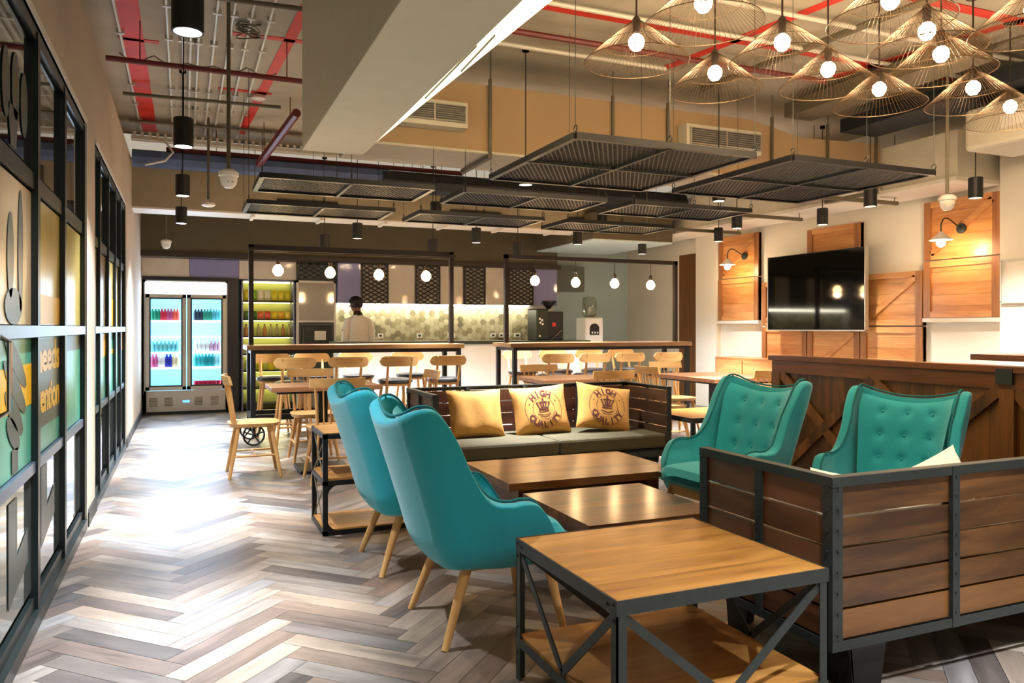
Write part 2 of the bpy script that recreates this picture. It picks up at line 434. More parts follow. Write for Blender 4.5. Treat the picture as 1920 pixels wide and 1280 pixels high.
# fascia and kitchen bulkhead
b = MB(); b.box(-.57, 6.9, 9.98, 10.0, 2.66, 3.16); b.box(-.57, 6.9, 10.0, 10.4, 3.0, 3.16)
fas = b.build('duct_fascia', M_fascia); tag(fas, 'long olive-beige boxed duct crossing the room in front of the kitchen', 'duct')
b = MB(); b.box(-.57, 6.9, 9.98, 10.42, 2.64, 2.66); b.build('underside_face', M_trimw, fas)  # white colour stands in for the light on the fascia's underside
b = MB()
for x0 in (1.05, 3.3, 5.1):
    b.box(x0, x0+.75, 9.955, 9.98, 2.72, 2.84)
    for k in range(5): b.box(x0+.02, x0+.73, 9.945, 9.958, 2.73+k*.022, 2.736+k*.022)
b.build('air_grille', M_brown, fas)
for k in range(7):
    x0 = .75+k*.82
    o = MB().box(x0, x0+.035, 9.9, 10.3, 2.60, 2.64).build('hanger_channel', M_trimw, fas)
b = MB().box(-.57, 5.9, 11.95, 12.6, 2.32, 3.2); struct('trim_2', b, M_olive)
b = MB().box(-.57, 5.95, 11.90, 12.55, 2.25, 2.32); struct('trim_3', b, M_brown)
b = MB().box(5.35, 6.7, 9.7, 11.6, 2.50, 2.52); b2 = MB().box(5.35, 6.7, 9.7, 11.6, 2.52, 2.9)
o = b2.build('ceiling_box', M_olive); tag(o, 'dark boxed ceiling unit with a pale blue-white underside right of the kitchen', 'duct')
b.build('underside_face', M_wallb, o)
# main duct with straps
dz0, dz1, dy = 2.76, 3.33, 6.2
du = thing('air_duct', 'long tan rectangular air duct crossing the room above the mesh panels', 'duct', (0,0,0))
b = MB(); b.prism([(1.25, dy, dz0), (1.25, dy, dz1), (5.2, dy, dz1), (5.9, dy, dz1-.12), (6.98, dy, dz1-.08), (6.98, dy, dz0)], (0, .65, 0)); b.build('duct_body', M_duct, du)
b = MB(); b.box(1.25, 6.98, dy-.01, dy+.66, dz0-.02, dz0); b.build('duct_underside', M_ductw, du)
for x in (2.41, 3.62, 4.22, 5.47, 6.21, 6.9):
    b = MB(); b.box(x-.012, x+.012, dy-.03, dy-.005, dz0-.03, dz1+.05); b.tube([(x, dy-.02, dz1+.05), (x, dy-.02, CZ)], .006, 6)
    b.box(x-.02, x+.02, dy-.03, dy+.7, dz0-.06, dz0-.022)
    b.build('duct_strap', M_dcond, du)
def grille(x0, x1, y, z0, z1, label):
    t = thing('air_vent', label, 'air vent', ((x0+x1)/2, y, z0))
    w = (x1-x0)/2; h = z1-z0
    b = MB(); b.box(-w-.04, w+.02, 0, .14, -.04, h+.03); b.build('vent_housing', M_ductw, t)
    b = MB(); b.box(-w, w, -.006, 0, 0, h); b.build('vent_back', M_brown, t)
    b = MB()
    for k in range(8): b.bar((-w, -.012, h*(k+.5)/8), (w, -.012, h*(k+.5)/8), .014, .007, up=(0, .5, 1))
    for x in (-w, 0, w): b.box(x-.006, x+.006, -.02, 0, 0, h)
    b.build('louvre', M_steel, t)
grille(4.38, 5.2, 6.05, 2.98, 3.14, 'white louvred air vent on the tan duct above the first mesh panel')
grille(1.6, 2.14, 6.05, 2.94, 3.08, 'louvred air vent on the tan duct beside the white beam')
# duct along the right wall
b = MB(); b.box(7.0, 7.6, 5.3, 11.0, 2.74, 3.2); o = b.build('wall_duct', M_ductw); tag(o, 'pale boxed duct running along the top of the right wall', 'duct')
MB().box(6.98, 7.62, 5.3, 11.0, 2.70, 2.74).build('duct_underside', M_wallw, o)
for i, (x0, x1, y, z) in enumerate([(5.9, 7.2, 7.6, 2.6), (6.1, 7.35, 6.3, 2.62), (5.7, 7.3, 8.9, 2.58)]):
    b = MB(); b.box(x0, x1, y-.02, y+.02, z, z+.04); 
    for x in (x0+.04, x1-.04): b.tube([(x, y, z+.04), (x, y, 3.4)], .006, 6)
    o = b.build('support_channel', M_dcond); tag(o, 'grey metal support channel hanging below the right wall duct, %s of three' % ['middle', 'nearest', 'farthest'][i], 'pipe support', 'support channels')
# air conditioner head and round duct, top right
t = thing('air_conditioner', 'pale air-conditioning unit at the top right corner with a small sticker', 'air conditioner', (6.85, 4.6, 2.85))
b = MB(); b.box(-.3, .35, -.75, .3, 0, .38); b.build('unit_body', M_ductw, t, bevel=.04)
b = MB(); b.box(-.306, -.30, -.3, -.05, .14, .26); b.build('sticker', M_white, t)
# wooden/blackish cable trays and pipes
def pipe(name, pts, r, m, label, cat='pipe', group=None):
    b = MB().tube(pts, r, 8)
    if name == 'sprinkler_pipe':
        for q in (.15, .85):
            p = Vector(pts[0]).lerp(Vector(pts[-1]), q); b.tube([tuple(p), (p.x, p.y, CZ)], .005, 6)
    o = b.build(name, m, smooth=True); return tag(o, label, cat, group)
pipe('sprinkler_pipe', [(-.55, 6.55, 3.28), (1.0, 6.55, 3.28)], .022, M_redpipe, 'dark red pipe crossing left of the white beam')
pipe('sprinkler_pipe', [(-.2, 9.75, 3.3), (3.4, 9.75, 3.3)], .03, M_redpipe, 'long dark red pipe running above the olive duct near the kitchen')
pipe('sprinkler_pipe', [(.80, 9.5, 3.17), (1.02, 7.9, 3.38)], .045, M_redpipe, 'slanted dark red pipe beside the far end of the white beam')
pipe('sprinkler_pipe', [(1.3, 5.4, 3.5), (5.4, 5.4, 3.5)], .025, M_redpipe, 'dark red pipe just in front of the tan duct')
pipe('insulated_pipe', [(-.55, 9.72, 3.05+.12), (2.4, 9.72, 3.17)], .10, M_bluep, 'blue insulated pipe above the olive duct at the left')
pipe('insulated_pipe', [(2.3, 9.72, 3.12), (6.9, 9.72, 3.12)], .14, M_dkpipe, 'thick black insulated pipe above the olive duct')
b = MB(); b.box(-.55, 2.6, 9.5, 9.62, 3.34, 3.38)
for k in range(40): b.box(-.53+k*.078, -.50+k*.078, 9.49, 9.5, 3.34, 3.42)
o = b.build('cable_tray', M_conduit); tag(o, 'perforated grey cable tray above the blue pipe', 'cable tray')
# left ceiling conduits running away from the camera
xs = [-.47, -.12, -.02, .05, .10, .22, .34, .46, .60]
for i, x in enumerate(xs):
    b = MB(); b.tube([(x, 3.6, CZ-.02), (x+random.uniform(-.02, .02), 10.1, CZ-.02)], .012, 6)
    for k in range(9): b.box(x-.03, x+.03, 4+k*.7, 4.03+k*.7, CZ-.036, CZ)
    o = b.build('conduit', M_conduit, smooth=False); tag(o, 'thin grey electrical conduit running along the left ceiling, number %s from the left wall' % ['one', 'two', 'three', 'four', 'five', 'six', 'seven', 'eight', 'nine'][i], 'conduit', 'grey conduits on the left ceiling')
for i, (y, z) in enumerate([(5.7, 3.5), (8.3, 3.5), (9.2, 3.46)]):
    pipe('conduit', [(-.55, y, z), (.9, y-.1, z)], .018, M_dcond, 'dark grey conduit crossing the left ceiling, %s of three' % ['nearest', 'middle', 'farthest'][i], 'conduit', 'cross conduits on the left ceiling')
def wavy(x0, x1, y, z, label):
    pts = [(x0+(x1-x0)*k/24, y+.05*sin(k*.9), z-.05*abs(sin(k*.65))) for k in range(25)]
    pipe('cable', pts, .006, M_dcond, label, 'cable')
wavy(-.5, .75, 7.15, 3.52, 'thin sagging cable across the left ceiling')
b = MB()
for k in range(5):
    b.tube([(.45+.09*cos(a*.7+k), 6.3+.09*sin(a*.7+k*2), 3.50+.02*k+.02*sin(a)) for a in range(10)], .006, 5, closed=True)
o = b.build('cable_coil', M_dcond); tag(o, 'tangled coil of cables on the left ceiling', 'cable')
pipe('cable', [(-.35, 9.53, 3.36), (-.2, 9.35, 3.3), (-.12, 9.3, 3.18), (-.2, 9.3, 3.08), (-.4, 9.35, 3.03)], .012, M_conduit, 'white looped cable in front of the blue pipe', 'cable')
# painted red bands on the slab
bands = [((-.39, 4.5), (-.39, 10.2), .16, 'wide red painted stripe running away along the left ceiling'),
         ((.85, 5.2), (.62, 9.9), .09, 'pale red painted stripe running away beside the white beam'),
         ((-.5, 7.0), (-.2, 7.0), .06, 'short red painted stripe near the left wall'),
         ((.35, 6.55), (.9, 6.52), .07, 'nearer short orange-red stripe left of the beam'),
         ((.30, 8.1), (.8, 8.1), .07, 'farther short orange-red stripe left of the beam'),
         ((1.3, 3.95), (6.9, 3.95), .10, 'nearest long red painted stripe across the right ceiling'),
         ((1.3, 5.1), (7.4, 5.1), .12, 'farther long red painted stripe across the right ceiling'),
         ((4.75, 1.6), (4.0, 5.9), .09, 'slanting red painted stripe crossing the right ceiling'),
         ((6.2, 2.2), (5.6, 5.5), .09, 'rightmost slanting red painted stripe on the ceiling'),
         ((2.9, 2.7), (6.9, 2.7), .09, 'red painted stripe above the nearest wire pendants')]
for (p, q, w_, lab) in bands:
    o = MB().bar((p[0], p[1], CZ-.004), (q[0], q[1], CZ-.004), w_, .006).build('painted_stripe', M_red); tag(o, lab, 'painted stripe')
for i, (p, q, r) in enumerate([((1.3, 4.4), (7.3, 4.4), .018), ((1.3, 4.9), (7.3, 4.9), .018), ((1.3, 5.75), (3.9, 5.75), .02), ((2.2, 6.1), (2.05, 2.0), .02), ((4.55, 6.1), (4.9, 2.5), .03), ((5.8, 6.1), (6.3, 2.5), .03), ((2.5, 3.3), (7.3, 3.3), .015)]):
    pipe('conduit', [(p[0], p[1], 3.53), (q[0], q[1], 3.53)], r, M_dcond if i in (3, 4, 5) else M_conduit, 'conduit on the right ceiling, %s' % ['second one across from the camera', 'third one across from the camera', 'one nearest the tan duct', 'dark one running away beside the beam', 'dark one running away above the middle pendants', 'dark one running away above the right pendants', 'first one across from the camera'][i], 'conduit', 'conduits on the right ceiling')
for i, (x, w_, z) in enumerate([(5.6, .35, 3.38), (6.35, .5, 3.3)]):
    b = MB().box(x, x+w_, 4.2, 6.15, z, z+.14); o = b.build('cable_duct', M_dkpipe if i else M_dcond); tag(o, ['narrow', 'wide'][i]+' dark insulated duct running away at the top right ceiling', 'duct')

# ------------------------------------------------------------------ mesh ceiling panels
def mesh_panel(w, d, rows, rod=1.2):
    t = thing('mesh_panel', 'x', 'ceiling panel', (0,0,0), group='suspended black mesh ceiling panels')
    b = MB(); e = .018
    for y in (0, d): b.box(0, w, y-e, y+e, -.02, .02)
    for x in (0, w): b.box(x-e, x+e, 0, d, -.02, .02)
    b.build('panel_frame', M_black, t)
    c = MB(); c.box(w/2-.012, w/2+.012, 0, d, -.025, .0)
    if rows: c.box(0, w, d/2-.012, d/2+.012, -.025, .0)
    c.build('cross_bar', M_iron, t)
    g = MB(); sp = .036
    n = int((w+d*.6)/sp)+1
    sl = .6
    for k in range(-int(d*sl/sp)-1, int(w/sp)+1):
        for sgn in (1, -1):
            # line x = x0 + sgn*sl*y clipped to the frame
            x0 = k*sp if sgn > 0 else k*sp+d*sl
            ya, yb = 0, d
            xa, xb = x0, x0+sgn*sl*d
            def clip(x0, sgn):
                lo, hi = 0.0, d
                s_ = sgn*sl
                y1 = (0-x0)/s_; y2 = (w-x0)/s_
                lo = max(lo, min(y1, y2)); hi = min(hi, max(y1, y2)); return lo, hi
            lo, hi = clip(x0, sgn)
            if hi-lo > .02:
                g.bar((x0+sgn*sl*lo, lo, 0), (x0+sgn*sl*hi, hi, 0), .008, .009)
    g.build('wire_mesh', M_blackp, t)
    for x in (.0, w/2, w):
        for y in (0, d):
            r = MB(); r.tube([(x, y+.02*cos(a), .045+.02*sin(a)) for a in [2*pi*k/8 for k in range(8)]], .004, 5, closed=True)
            r.tube([(x, y, .065), (x, y, rod)], .0025, 4)
            r.build('hanging_eye', M_iron, t)
    return t
MZ = 2.40
colx = [.535, 2.155, 3.79]
pw = 1.345
big = mesh_panel(pw, 1.39, True); big.location = (colx[1], 4.12, MZ); big['label'] = 'large square mesh ceiling panel nearest the white beam'
dup(big, (colx[2], 4.08, MZ), label='large square mesh ceiling panel nearest the right wall')
sm = mesh_panel(pw, .65, False, .33); sm2 = mesh_panel(pw, .65, False)
labs = ['narrow mesh ceiling panel, left one of the middle row', 'narrow mesh ceiling panel, centre one of the middle row', 'narrow mesh ceiling panel, right one of the middle row',
        'narrow mesh ceiling panel, left one of the farthest row', 'narrow mesh ceiling panel, centre one of the farthest row', 'narrow mesh ceiling panel, right one of the farthest row']
k = 0
for r_, y in enumerate([6.10, 7.42]):
    for x in colx:
        src = sm if r_ == 0 else sm2
        if k in (0, 3): src.location = (x, y, MZ); src['label'] = labs[k]
        else: dup(src, (x, y, MZ), label=labs[k])
        k += 1

# ------------------------------------------------------------------ black cylinder downlights
def downlight():
    t = thing('cylinder_downlight', 'x', 'pendant lamp', (0,0,0), group='black cylinder downlights')
    b = MB(); b.lathe([(.062, .0), (.062, .185), (.058, .19), (0, .19)], n=24); b.lathe([(.052, .003), (.0615, .0)], n=24)
    b.build('lamp_shade', M_blackp, t, smooth=True)
    b = MB(); b.lathe([(0, .018), (.052, .018), (.054, .0)], n=20); b.build('light_lens', M_dlcool, t)
    return t
DL = [  # x, y, z of rim, label, kind
 (.01, 3.41, 2.45, 'big black cylinder downlight at the top left, nearest the camera', 'c'),
 (-.01, 5.58, 2.45, 'second black cylinder downlight along the left corridor', 'c'),
 (-.02, 7.66, 2.45, 'third black cylinder downlight along the left corridor', 'c'),
 (-.04, 9.7, 2.45, 'farthest black cylinder downlight along the left corridor', 'c'),
 (2.64, 5.95, 2.45, 'black cylinder downlight under the big mesh panel nearest the beam', 'w'),
 (2.56, 8.22, 2.45, 'black cylinder downlight left of the centre narrow panels', 'w'),
 (4.5, 7.94, 2.45, 'black cylinder downlight between the far centre and right mesh panels', 'w'),
 (4.67, 6.0, 2.45, 'black cylinder downlight between the two big mesh panels', 'w'),
 (4.78, 9.08, 2.35, 'black cylinder downlight below the far right mesh panel', 'w'),
 (6.3, 9.9, 2.35, 'black cylinder downlight in front of the pale ceiling box', 'k'),
 (1.96, 9.54, 2.35, 'black cylinder downlight over the person by the counter', 'n'),
 (3.48, 9.42, 2.35, 'black cylinder downlight over the middle of the kitchen counter', 'n'),
 (6.15, 7.56, 2.45, 'black cylinder downlight left of the left wall lamp, upper one', 'w'),
 (6.85, 8.81, 2.45, 'black cylinder downlight left of the left wall lamp, lower one', 'w'),
 (6.85, 6.9, 2.45, 'black cylinder downlight above the television', 'w'),
 (6.26, 5.68, 2.45, 'black cylinder downlight right of the big mesh panel', 'w'),
 (6.75, 4.93, 2.45, 'rightmost black cylinder downlight by the right wall panels', 'w'),
 (1.58, 9.65, 2.20, 'small dark downlight above the left bar frame, left one', 'd'),
 (2.95, 9.6, 2.20, 'small dark downlight above the left bar frame, right one', 'd'),
 (4.08, 9.45, 2.20, 'small dark downlight at the left end of the right bar frame', 'd'),
 (2.9, 1.1, 2.45, 'black cylinder downlight over the foreground sofa, added outside the view', 'w'),  # this and the next are unseen lamps, added to light the foreground
 (1.5, 1.0, 2.45, 'black cylinder downlight over the foreground side table, added outside the view', 'w')]
proto = downlight()
for i, (x, y, z, lab, kd) in enumerate(DL):
    t = proto if i == 0 else dup(proto)
    t.location = (x, y, z); t['label'] = lab
    st = MB(); st.tube([(0, 0, .19), (0, 0, CZ-z)], .004 if kd != 'c' else .005, 6); st.lathe([(.03, CZ-z-.03), (.03, CZ-z)], n=12); st.build('lamp_cord', M_blackp, t)
    if kd == 'c': pw_ = P_CORR*(1.25 if i == 0 else .62); light('SPOT', (0, 0, -.005), pw_, COOL, t, size=.04, spot=50, blend=1.0); light('SPOT', (0, 0, -.005), P_CORR*(.34 if i == 0 else .26), COOL, t, size=.04, spot=104, blend=1.0)
    elif kd in 'wn': light('SPOT', (0, 0, -.005), (P_DOWN if y > 2 else 36) if kd == 'w' else 230, SOFT if kd == 'w' else (1, .95, .86), t, size=.04, spot=110, blend=.8)
    if kd == 'k': light('SPOT', (0, 0, -.005), P_DOWN*1.5, (.72, .86, 1.0), t, size=.04, spot=120, blend=.8)
    for ch in t.children:
        if ch.name.startswith('light_lens') and kd != 'c':
            ch.data = ch.data.copy(); ch.data.materials[0] = M_dlwarm if kd in 'wnk' else M_brown

# ------------------------------------------------------------------ wire cone pendants
def cone_pendant():
    t = thing('wire_pendant', 'x', 'pendant lamp', (0,0,0), group='bronze wire cone pendants')
    R = .31; top = .13; n = 64
    # origin at bulb centre
    b = MB()
    for k in range(n):
        a = 2*pi*k/n
        b.tube([(cos(a)*.022, sin(a)*.022, top), (cos(a)*.13, sin(a)*.13, .045), (cos(a)*R, sin(a)*R, -.115)], .0013, 4, caps=False)
    b.build('wire_shade', M_wire, t)
    b = MB(); b.tube([(R*cos(a), R*sin(a), -.115) for a in [2*pi*k/48 for k in range(48)]], .0028, 5, closed=True)
    b.tube([(.2*cos(a), .2*sin(a), -.012) for a in [2*pi*k/36 for k in range(36)]], .0018, 5, closed=True); b.build('shade_ring', M_wire, t)
    b = MB(); b.lathe([(0, .046), (.02, .046), (.022, .09), (.024, .14), (.012, .155), (0, .155)], n=14); b.build('lamp_socket', M_brown, t, smooth=True)
    b = MB(); b.lathe([(0, -.05), (.025, -.045), (.043, -.022), (.048, .002), (.042, .026), (.024, .044), (.016, .05), (0, .05)], n=18); b.build('light_bulb', M_bulbw, t, smooth=True)
    b = MB(); b.tube([(0, 0, .15), (0, 0, CZ-2.95)], .006, 6); b.lathe([(.045, CZ-2.97), (.045, CZ-2.95)], n=16); b.build('lamp_cord', M_brown, t)
    return t
PEND = [(2.48, 3.96, 'wire cone pendant at the far left of the cluster'), (2.50, 3.34, 'large wire cone pendant cut by the top edge, second from the left'),
 (3.26, 4.23, 'wire cone pendant hanging lowest at the left, over the tan duct'), (3.28, 3.62, 'wire cone pendant third along the upper left of the cluster'),
 (3.90, 3.88, 'wire cone pendant in the centre of the cluster'), (4.56, 4.06, 'small wire cone pendant right of the centre, in front of the dark ducts'),
 (3.37, 2.93, 'wire cone pendant cut by the top edge above the centre'), (3.92, 3.16, 'upper one of the two overlapping wire cone pendants'),
 (4.33, 3.39, 'lower one of the two overlapping wire cone pendants'), (5.15, 3.78, 'second wire cone pendant from the right edge'),
 (5.85, 3.99, 'lowest wire cone pendant near the right edge'), (4.18, 2.72, 'wire cone pendant cut by the top right corner')]
pp = cone_pendant()
for i, (x, y, lab) in enumerate(PEND):
    t = pp if i == 0 else dup(pp)
    t.location = (x, y, 2.95); t['label'] = lab; t.rotation_euler = (0, 0, .3*i)
for t in [o for o in list(C.objects) if o.get('group') == 'bronze wire cone pendants']:
    light('POINT', (0, 0, -.06), P_PEND, WARM, t, size=.045)

# ------------------------------------------------------------------ cameras, detectors on stems
def dome(x, y, z, lab, flat=False, dark=False):
    t = thing('ceiling_camera' if not flat else 'smoke_detector', lab, 'security camera' if not flat else 'detector', (x, y, z))
    b = MB(); b.tube([(0, 0, .08), (0, 0, CZ-z)], .014, 8); b.build('mounting_pole', M_dcond, t)
    b = MB()
    if flat: b.lathe([(0, 0), (.05, .004), (.075, .02), (.07, .045), (.04, .055), (0, .06)], n=20)
    else: b.lathe([(0, -.045), (.03, -.04), (.052, -.015), (.06, .02), (.06, .04), (.07, .045), (.07, .07), (.045, .09), (0, .09)], n=20)
    b.build('housing', M_white, t, smooth=True)
    if not flat:
        b = MB(); 
        for dx in (-.005, .025): b.lathe([(0, 0), (.008, 0), (.008, .004), (0, .004)], c=(dx, -.05, -.005), n=8)
        b.build('lens', M_blackp, t)
    return t
dome(.29, 5.95, 2.30, 'white dome camera on a tall pole left of the beam')
dome(.24, 9.3, 2.60, 'flat white detector on a pole near the fridge', True)
dome(-.24, 11.7, 2.38, 'small white dome camera above the fridge')
dome(6.04, 4.67, 2.30, 'white dome camera hanging in front of the right wall panel')
for (x, y, z, lab) in ((.68, 8.15, 3.53, 'white smoke detector on the left ceiling'), (6.5, 6.1, 3.30, 'white smoke detector at the far right above the duct')):
    b = MB(); b.lathe([(0, 0), (.05, .003), (.07, .02), (.06, .05), (0, .07)], n=20); o = b.build('smoke_detector', M_white, smooth=True, loc=(x, y, z)); tag(o, lab, 'detector')

# ------------------------------------------------------------------ kitchen wall: tiles, lattice doors, splashback
KY = 12.3
b = MB(); b.box(2.17, 6.0, KY+.02, 12.62, 0, 2.26); struct('trim_4', b, M_wtile)
wc = thing('wall_cabinet', 'row of off-white and lilac glossy wall cabinets above the lit splashback', 'cabinet', (0,0,0))
segs = [(-.57, .06, 'w', 1.98), (.06, .74, 'l', 1.98), (.74, 1.57, 'w', 1.98), (2.17, 2.53, 'l', 1.63), (2.97, 3.40, 'w', 1.63), (3.83, 4.22, 'w', 1.63), (4.62, 5.02, 'w', 1.63), (5.5, 5.95, 'l', 1.63)]
for (x0, x1, kd, z0) in segs:
    MB().box(x0+.003, x1-.003, KY-.24 if z0 < 1.8 else KY-.1, KY+.02, z0, 2.26).build('cabinet_door', M_lilac if kd == 'l' else M_wtile, wc)
b = MB().box(2.53, 5.5, KY-.19, KY+.02, 1.63, 2.26); b.build('cabinet_body', M_wtile, wc)
names = ['above the coffee cupboard', 'above the person', 'second from the left over the splashback', 'third from the left over the splashback', 'rightmost over the splashback']
for i, (x0, x1, z0) in enumerate([(1.58, 2.16, 1.98), (2.54, 2.96, 1.63), (3.41, 3.82, 1.63), (4.23, 4.61, 1.63), (5.03, 5.49, 1.63)]):
    t = thing('lattice_panel', 'black diamond lattice panel '+names[i], 'screen', ((x0+x1)/2, KY-.26, z0), group='black lattice panels on the wall cabinets')
    w = x1-x0; h = 2.26-z0; b = MB()
    for x in (-w/2, w/2-.02): b.box(x, x+.02, -.012, .012, 0, h)
    for z in (0, h-.02): b.box(-w/2, w/2, -.012, .012, z, z+.02)
    b.build('panel_frame', M_blackp, t)
    b = MB(); sp = .125; sl = .55
    for k in range(-12, 24):
        for sg in (1, -1):
            z0_ = k*sp*sl
            lo, hi = -w/2, w/2
            za = z0_+sg*sl*lo; zb = z0_+sg*sl*hi
            # clip in z
            tlo, thi = 0.0, 1.0
            dz = zb-za
            for lim, s_ in ((0.0, 1), (h, -1)):
                pa = (za-lim)*s_; pb = (zb-lim)*s_
                if pa < 0 and pb < 0: tlo = 2
                elif pa < 0: tlo = max(tlo, -pa/(pb-pa))
                elif pb < 0: thi = min(thi, pa/(pa-pb))
            if thi-tlo > .04:
                b.bar((lo+(hi-lo)*tlo, 0, za+dz*tlo), (lo+(hi-lo)*thi, 0, za+dz*thi), .018, .018, up=(0,1,0))
    b.build('lattice', M_blackp, t)
# splashback: hexagons with individual tints
def hexmat():
    m, N, L, bb = newmat('hex_tiles'); at = N.new('ShaderNodeAttribute'); at.attribute_name = 'tint'
    cr = N.new('ShaderNodeValToRGB'); e = cr.color_ramp.elements
    e[0].color = srgb('#605a48'); e[1].color = srgb('#c0baa0'); q = e.new(.35); q.color = srgb('#938b6c'); q = e.new(.6); q.color = srgb('#aea78a')
    tc = N.new('ShaderNodeTexCoord'); n = N.new('ShaderNodeTexNoise'); n.inputs['Scale'].default_value = 3; L.new(tc.outputs['Object'], n.inputs['Vector'])
    ad = N.new('ShaderNodeMath'); ad.operation = 'MULTIPLY_ADD'; ad.inputs[1].default_value = 1.4; L.new(n.outputs['Fac'], ad.inputs[0])
    s2 = N.new('ShaderNodeMath'); s2.operation = 'MULTIPLY_ADD'; s2.inputs[1].default_value = .75; s2.inputs[2].default_value = -.55
    L.new(at.outputs['Fac'], s2.inputs[0]); L.new(s2.outputs[0], ad.inputs[2]); L.new(ad.outputs[0], cr.inputs[0]); L.new(cr.outputs[0], bb.inputs['Base Color'])
    bb.inputs['Roughness'].default_value = .4; return m
b = MB(); r = .055; rng = random.Random(11)
for i in range(46):
    for j in range(6):
        cx = 2.2+i*r*1.5; cz = .96+j*r*1.732+(r*.866 if i % 2 else 0)
        if cx > 5.6: continue
        b.prism([(cx+r*.97*cos(pi/3*k), KY+.014, cz+r*.97*sin(pi/3*k)) for k in range(6)], (0, .012, 0), rng.random())
o = b.build('hexagon_splashback', hexmat()); tag(o, 'olive and cream hexagon tiled splashback lit from above behind the counter', 'splashback')
o = MB().box(2.2, 5.48, KY-.1, KY-.06, 1.605, 1.628).build('led_strip', emis('led_strip_glow', (1, .95, .72), 14)); tag(o, 'bright yellowish LED strip below the wall cabinets', 'strip light')
light('AREA', (3.85, KY-.1, 1.59), 15, (1, .93, .70), None, size=3.3, sy=.03, rot=(radians(-25), 0, 0), name='led_strip_light')
for i, (x, w) in enumerate([(2.9, .09), (3.55, .09), (4.1, .13), (4.85, .09), (5.0, .08), (5.12, .08), (5.3, .12)]):
    t = thing('power_socket', 'white wall socket on the hexagon splashback, number %s from the left' % ['one', 'two', 'three', 'four', 'five', 'six', 'seven'][i], 'socket', (x, KY, 1.08), group='sockets on the splashback')
    MB().box(-w/2, w/2, -.005, .012, 0, .075).build('cover_plate', M_white, t); MB().box(-w/4, w/4, -.009, -.004, .025, .055).build('socket_face', M_blackp, t)
# service counter
cn = thing('service_counter', 'white marble-fronted service counter with a dark green stone top', 'counter', (0,0,0))
MB().box(2.0, 5.95, 11.0, 11.45, .06, 1.0).build('counter_front', M_marble, cn); MB().box(1.95, 6.0, 10.95, 11.55, 1.0, 1.05).build('worktop', M_dgreen, cn)
MB().box(2.05, 5.9, 11.04, 11.4, 0, .06).build('plinth', M_blackp, cn)
bc = thing('back_counter', 'dark green topped back counter below the splashback', 'counter', (0,0,0))
MB().box(2.2, 5.9, 12.0, KY+.012, 0, .88).build('counter_body', M_dgreen, bc); MB().box(2.19, 5.92, 11.97, KY+.012, .88, .92).build('worktop', M_dgreen, bc)
# grille block and blue glow on the far right wall
b = MB(); b.box(6.0, 6.72, 12.5, 12.62, 1.9, 2.36)
for k in range(9): b.box(6.02, 6.70, 12.485, 12.50, 1.92+k*.048, 1.945+k*.048)
o = b.build('wall_grille', mat('grey_grille', '#6e7670', .5)); tag(o, 'grey slatted ventilation grille on the far pale wall right of the cabinets', 'grille')
# ------------------------------------------------------------------ double door drinks fridge
FX0, FX1, FY = -.54, .58, 12.2
fr = thing('drinks_fridge', 'tall silver double-door drinks fridge glowing blue-white in the far left corner', 'fridge', (0, FY, 0))
b = MB(); b.box(FX0, FX0+.03, 0, .4, .04, 1.93); b.box(FX1-.03, FX1, 0, .4, .04, 1.93); b.box(FX0, FX1, 0, .4, 1.9, 1.93); b.box(FX0, FX1, .36, .4, .04, 1.93)
b.box(FX0, FX1, .0, .38, .04, .34); b.build('cabinet_shell', M_steel, fr)
MB().box(FX0+.01, FX1-.01, .01, .4, 0, .04).build('plinth', M_blackp, fr)
MB().box(FX0+.02, FX1-.02, -.02, .05, 1.74, 1.91).build('header_light', emis('fridge_header', (.80, .88, 1.0), 4.5), fr)
MB().box(FX0+.03, FX1-.03, .33, .35, .36, 1.7).build('lit_liner', emis('fridge_liner_glow', (.16, .58, .82), 1.4), fr)  # liner and shelves get their own glow for the lit interior
b = MB()
for x in (FX0+.06, FX1-.06, .02-.05, .02+.05): b.box(x-.012, x+.012, .06, .085, .38, 1.66)
b.build('led_tube', emis('fridge_led', (.75, .92, 1), 5), fr)
mid = (FX0+FX1)/2
shz = [.42, .68, .90, 1.13, 1.36]
for (a_, b_) in ((FX0+.05, mid-.03), (mid+.03, FX1-.05)):
    for z in shz[1:]: MB().box(a_, b_, .04, .32, z-.03, z-.004).build('shelf', emis('fridge_shelf_glow', (.8, .93, 1), 1.7) if z == shz[1] else bpy.data.materials['fridge_shelf_glow'], fr)
M_fglass = mat('fridge_door_glass', '#ffffff', .0, trans=1); M_fglass.node_tree.nodes['Principled BSDF'].inputs['IOR'].default_value = 1.01
for (a_, b_, hs) in ((FX0+.02, mid-.004, 1), (mid+.004, FX1-.02, 0)):
    d = MB(); e = .055
    d.box(a_, a_+e, -.04, -.005, .35, 1.73); d.box(b_-e, b_, -.04, -.005, .35, 1.73); d.box(a_, b_, -.04, -.005, .35, .35+e); d.box(a_, b_, -.04, -.005, 1.73-e, 1.73)
    dd = d.build('fridge_door', M_steel, fr, bevel=.004)
    g = MB(); e = .05
    for (x0, x1, z0, z1) in ((a_+e, a_+e+.02, .4, 1.68), (b_-e-.02, b_-e, .4, 1.68), (a_+e, b_-e, .4, .42), (a_+e, b_-e, 1.66, 1.68)): g.box(x0, x1, -.044, -.02, z0, z1)
    g.build('door_gasket', M_fridgeb, dd)
    MB().box(a_+.06, b_-.06, -.025, -.02, .41, 1.67).build('door_glass', M_fglass, dd)
    x = b_-.02 if hs else a_+.02
    MB().box(x-.008, x+.008, -.07, -.04, .85, 1.35).build('door_handle', M_steel, dd)
b = MB()
for x in (-.42, -.22, .18, .40):
    b = MB()
    for k in range(6): b.box(x-.055, x+.055, -.006, .0, .12+k*.022, .13+k*.022)
    b.build('vent_slots', M_dcond, fr)
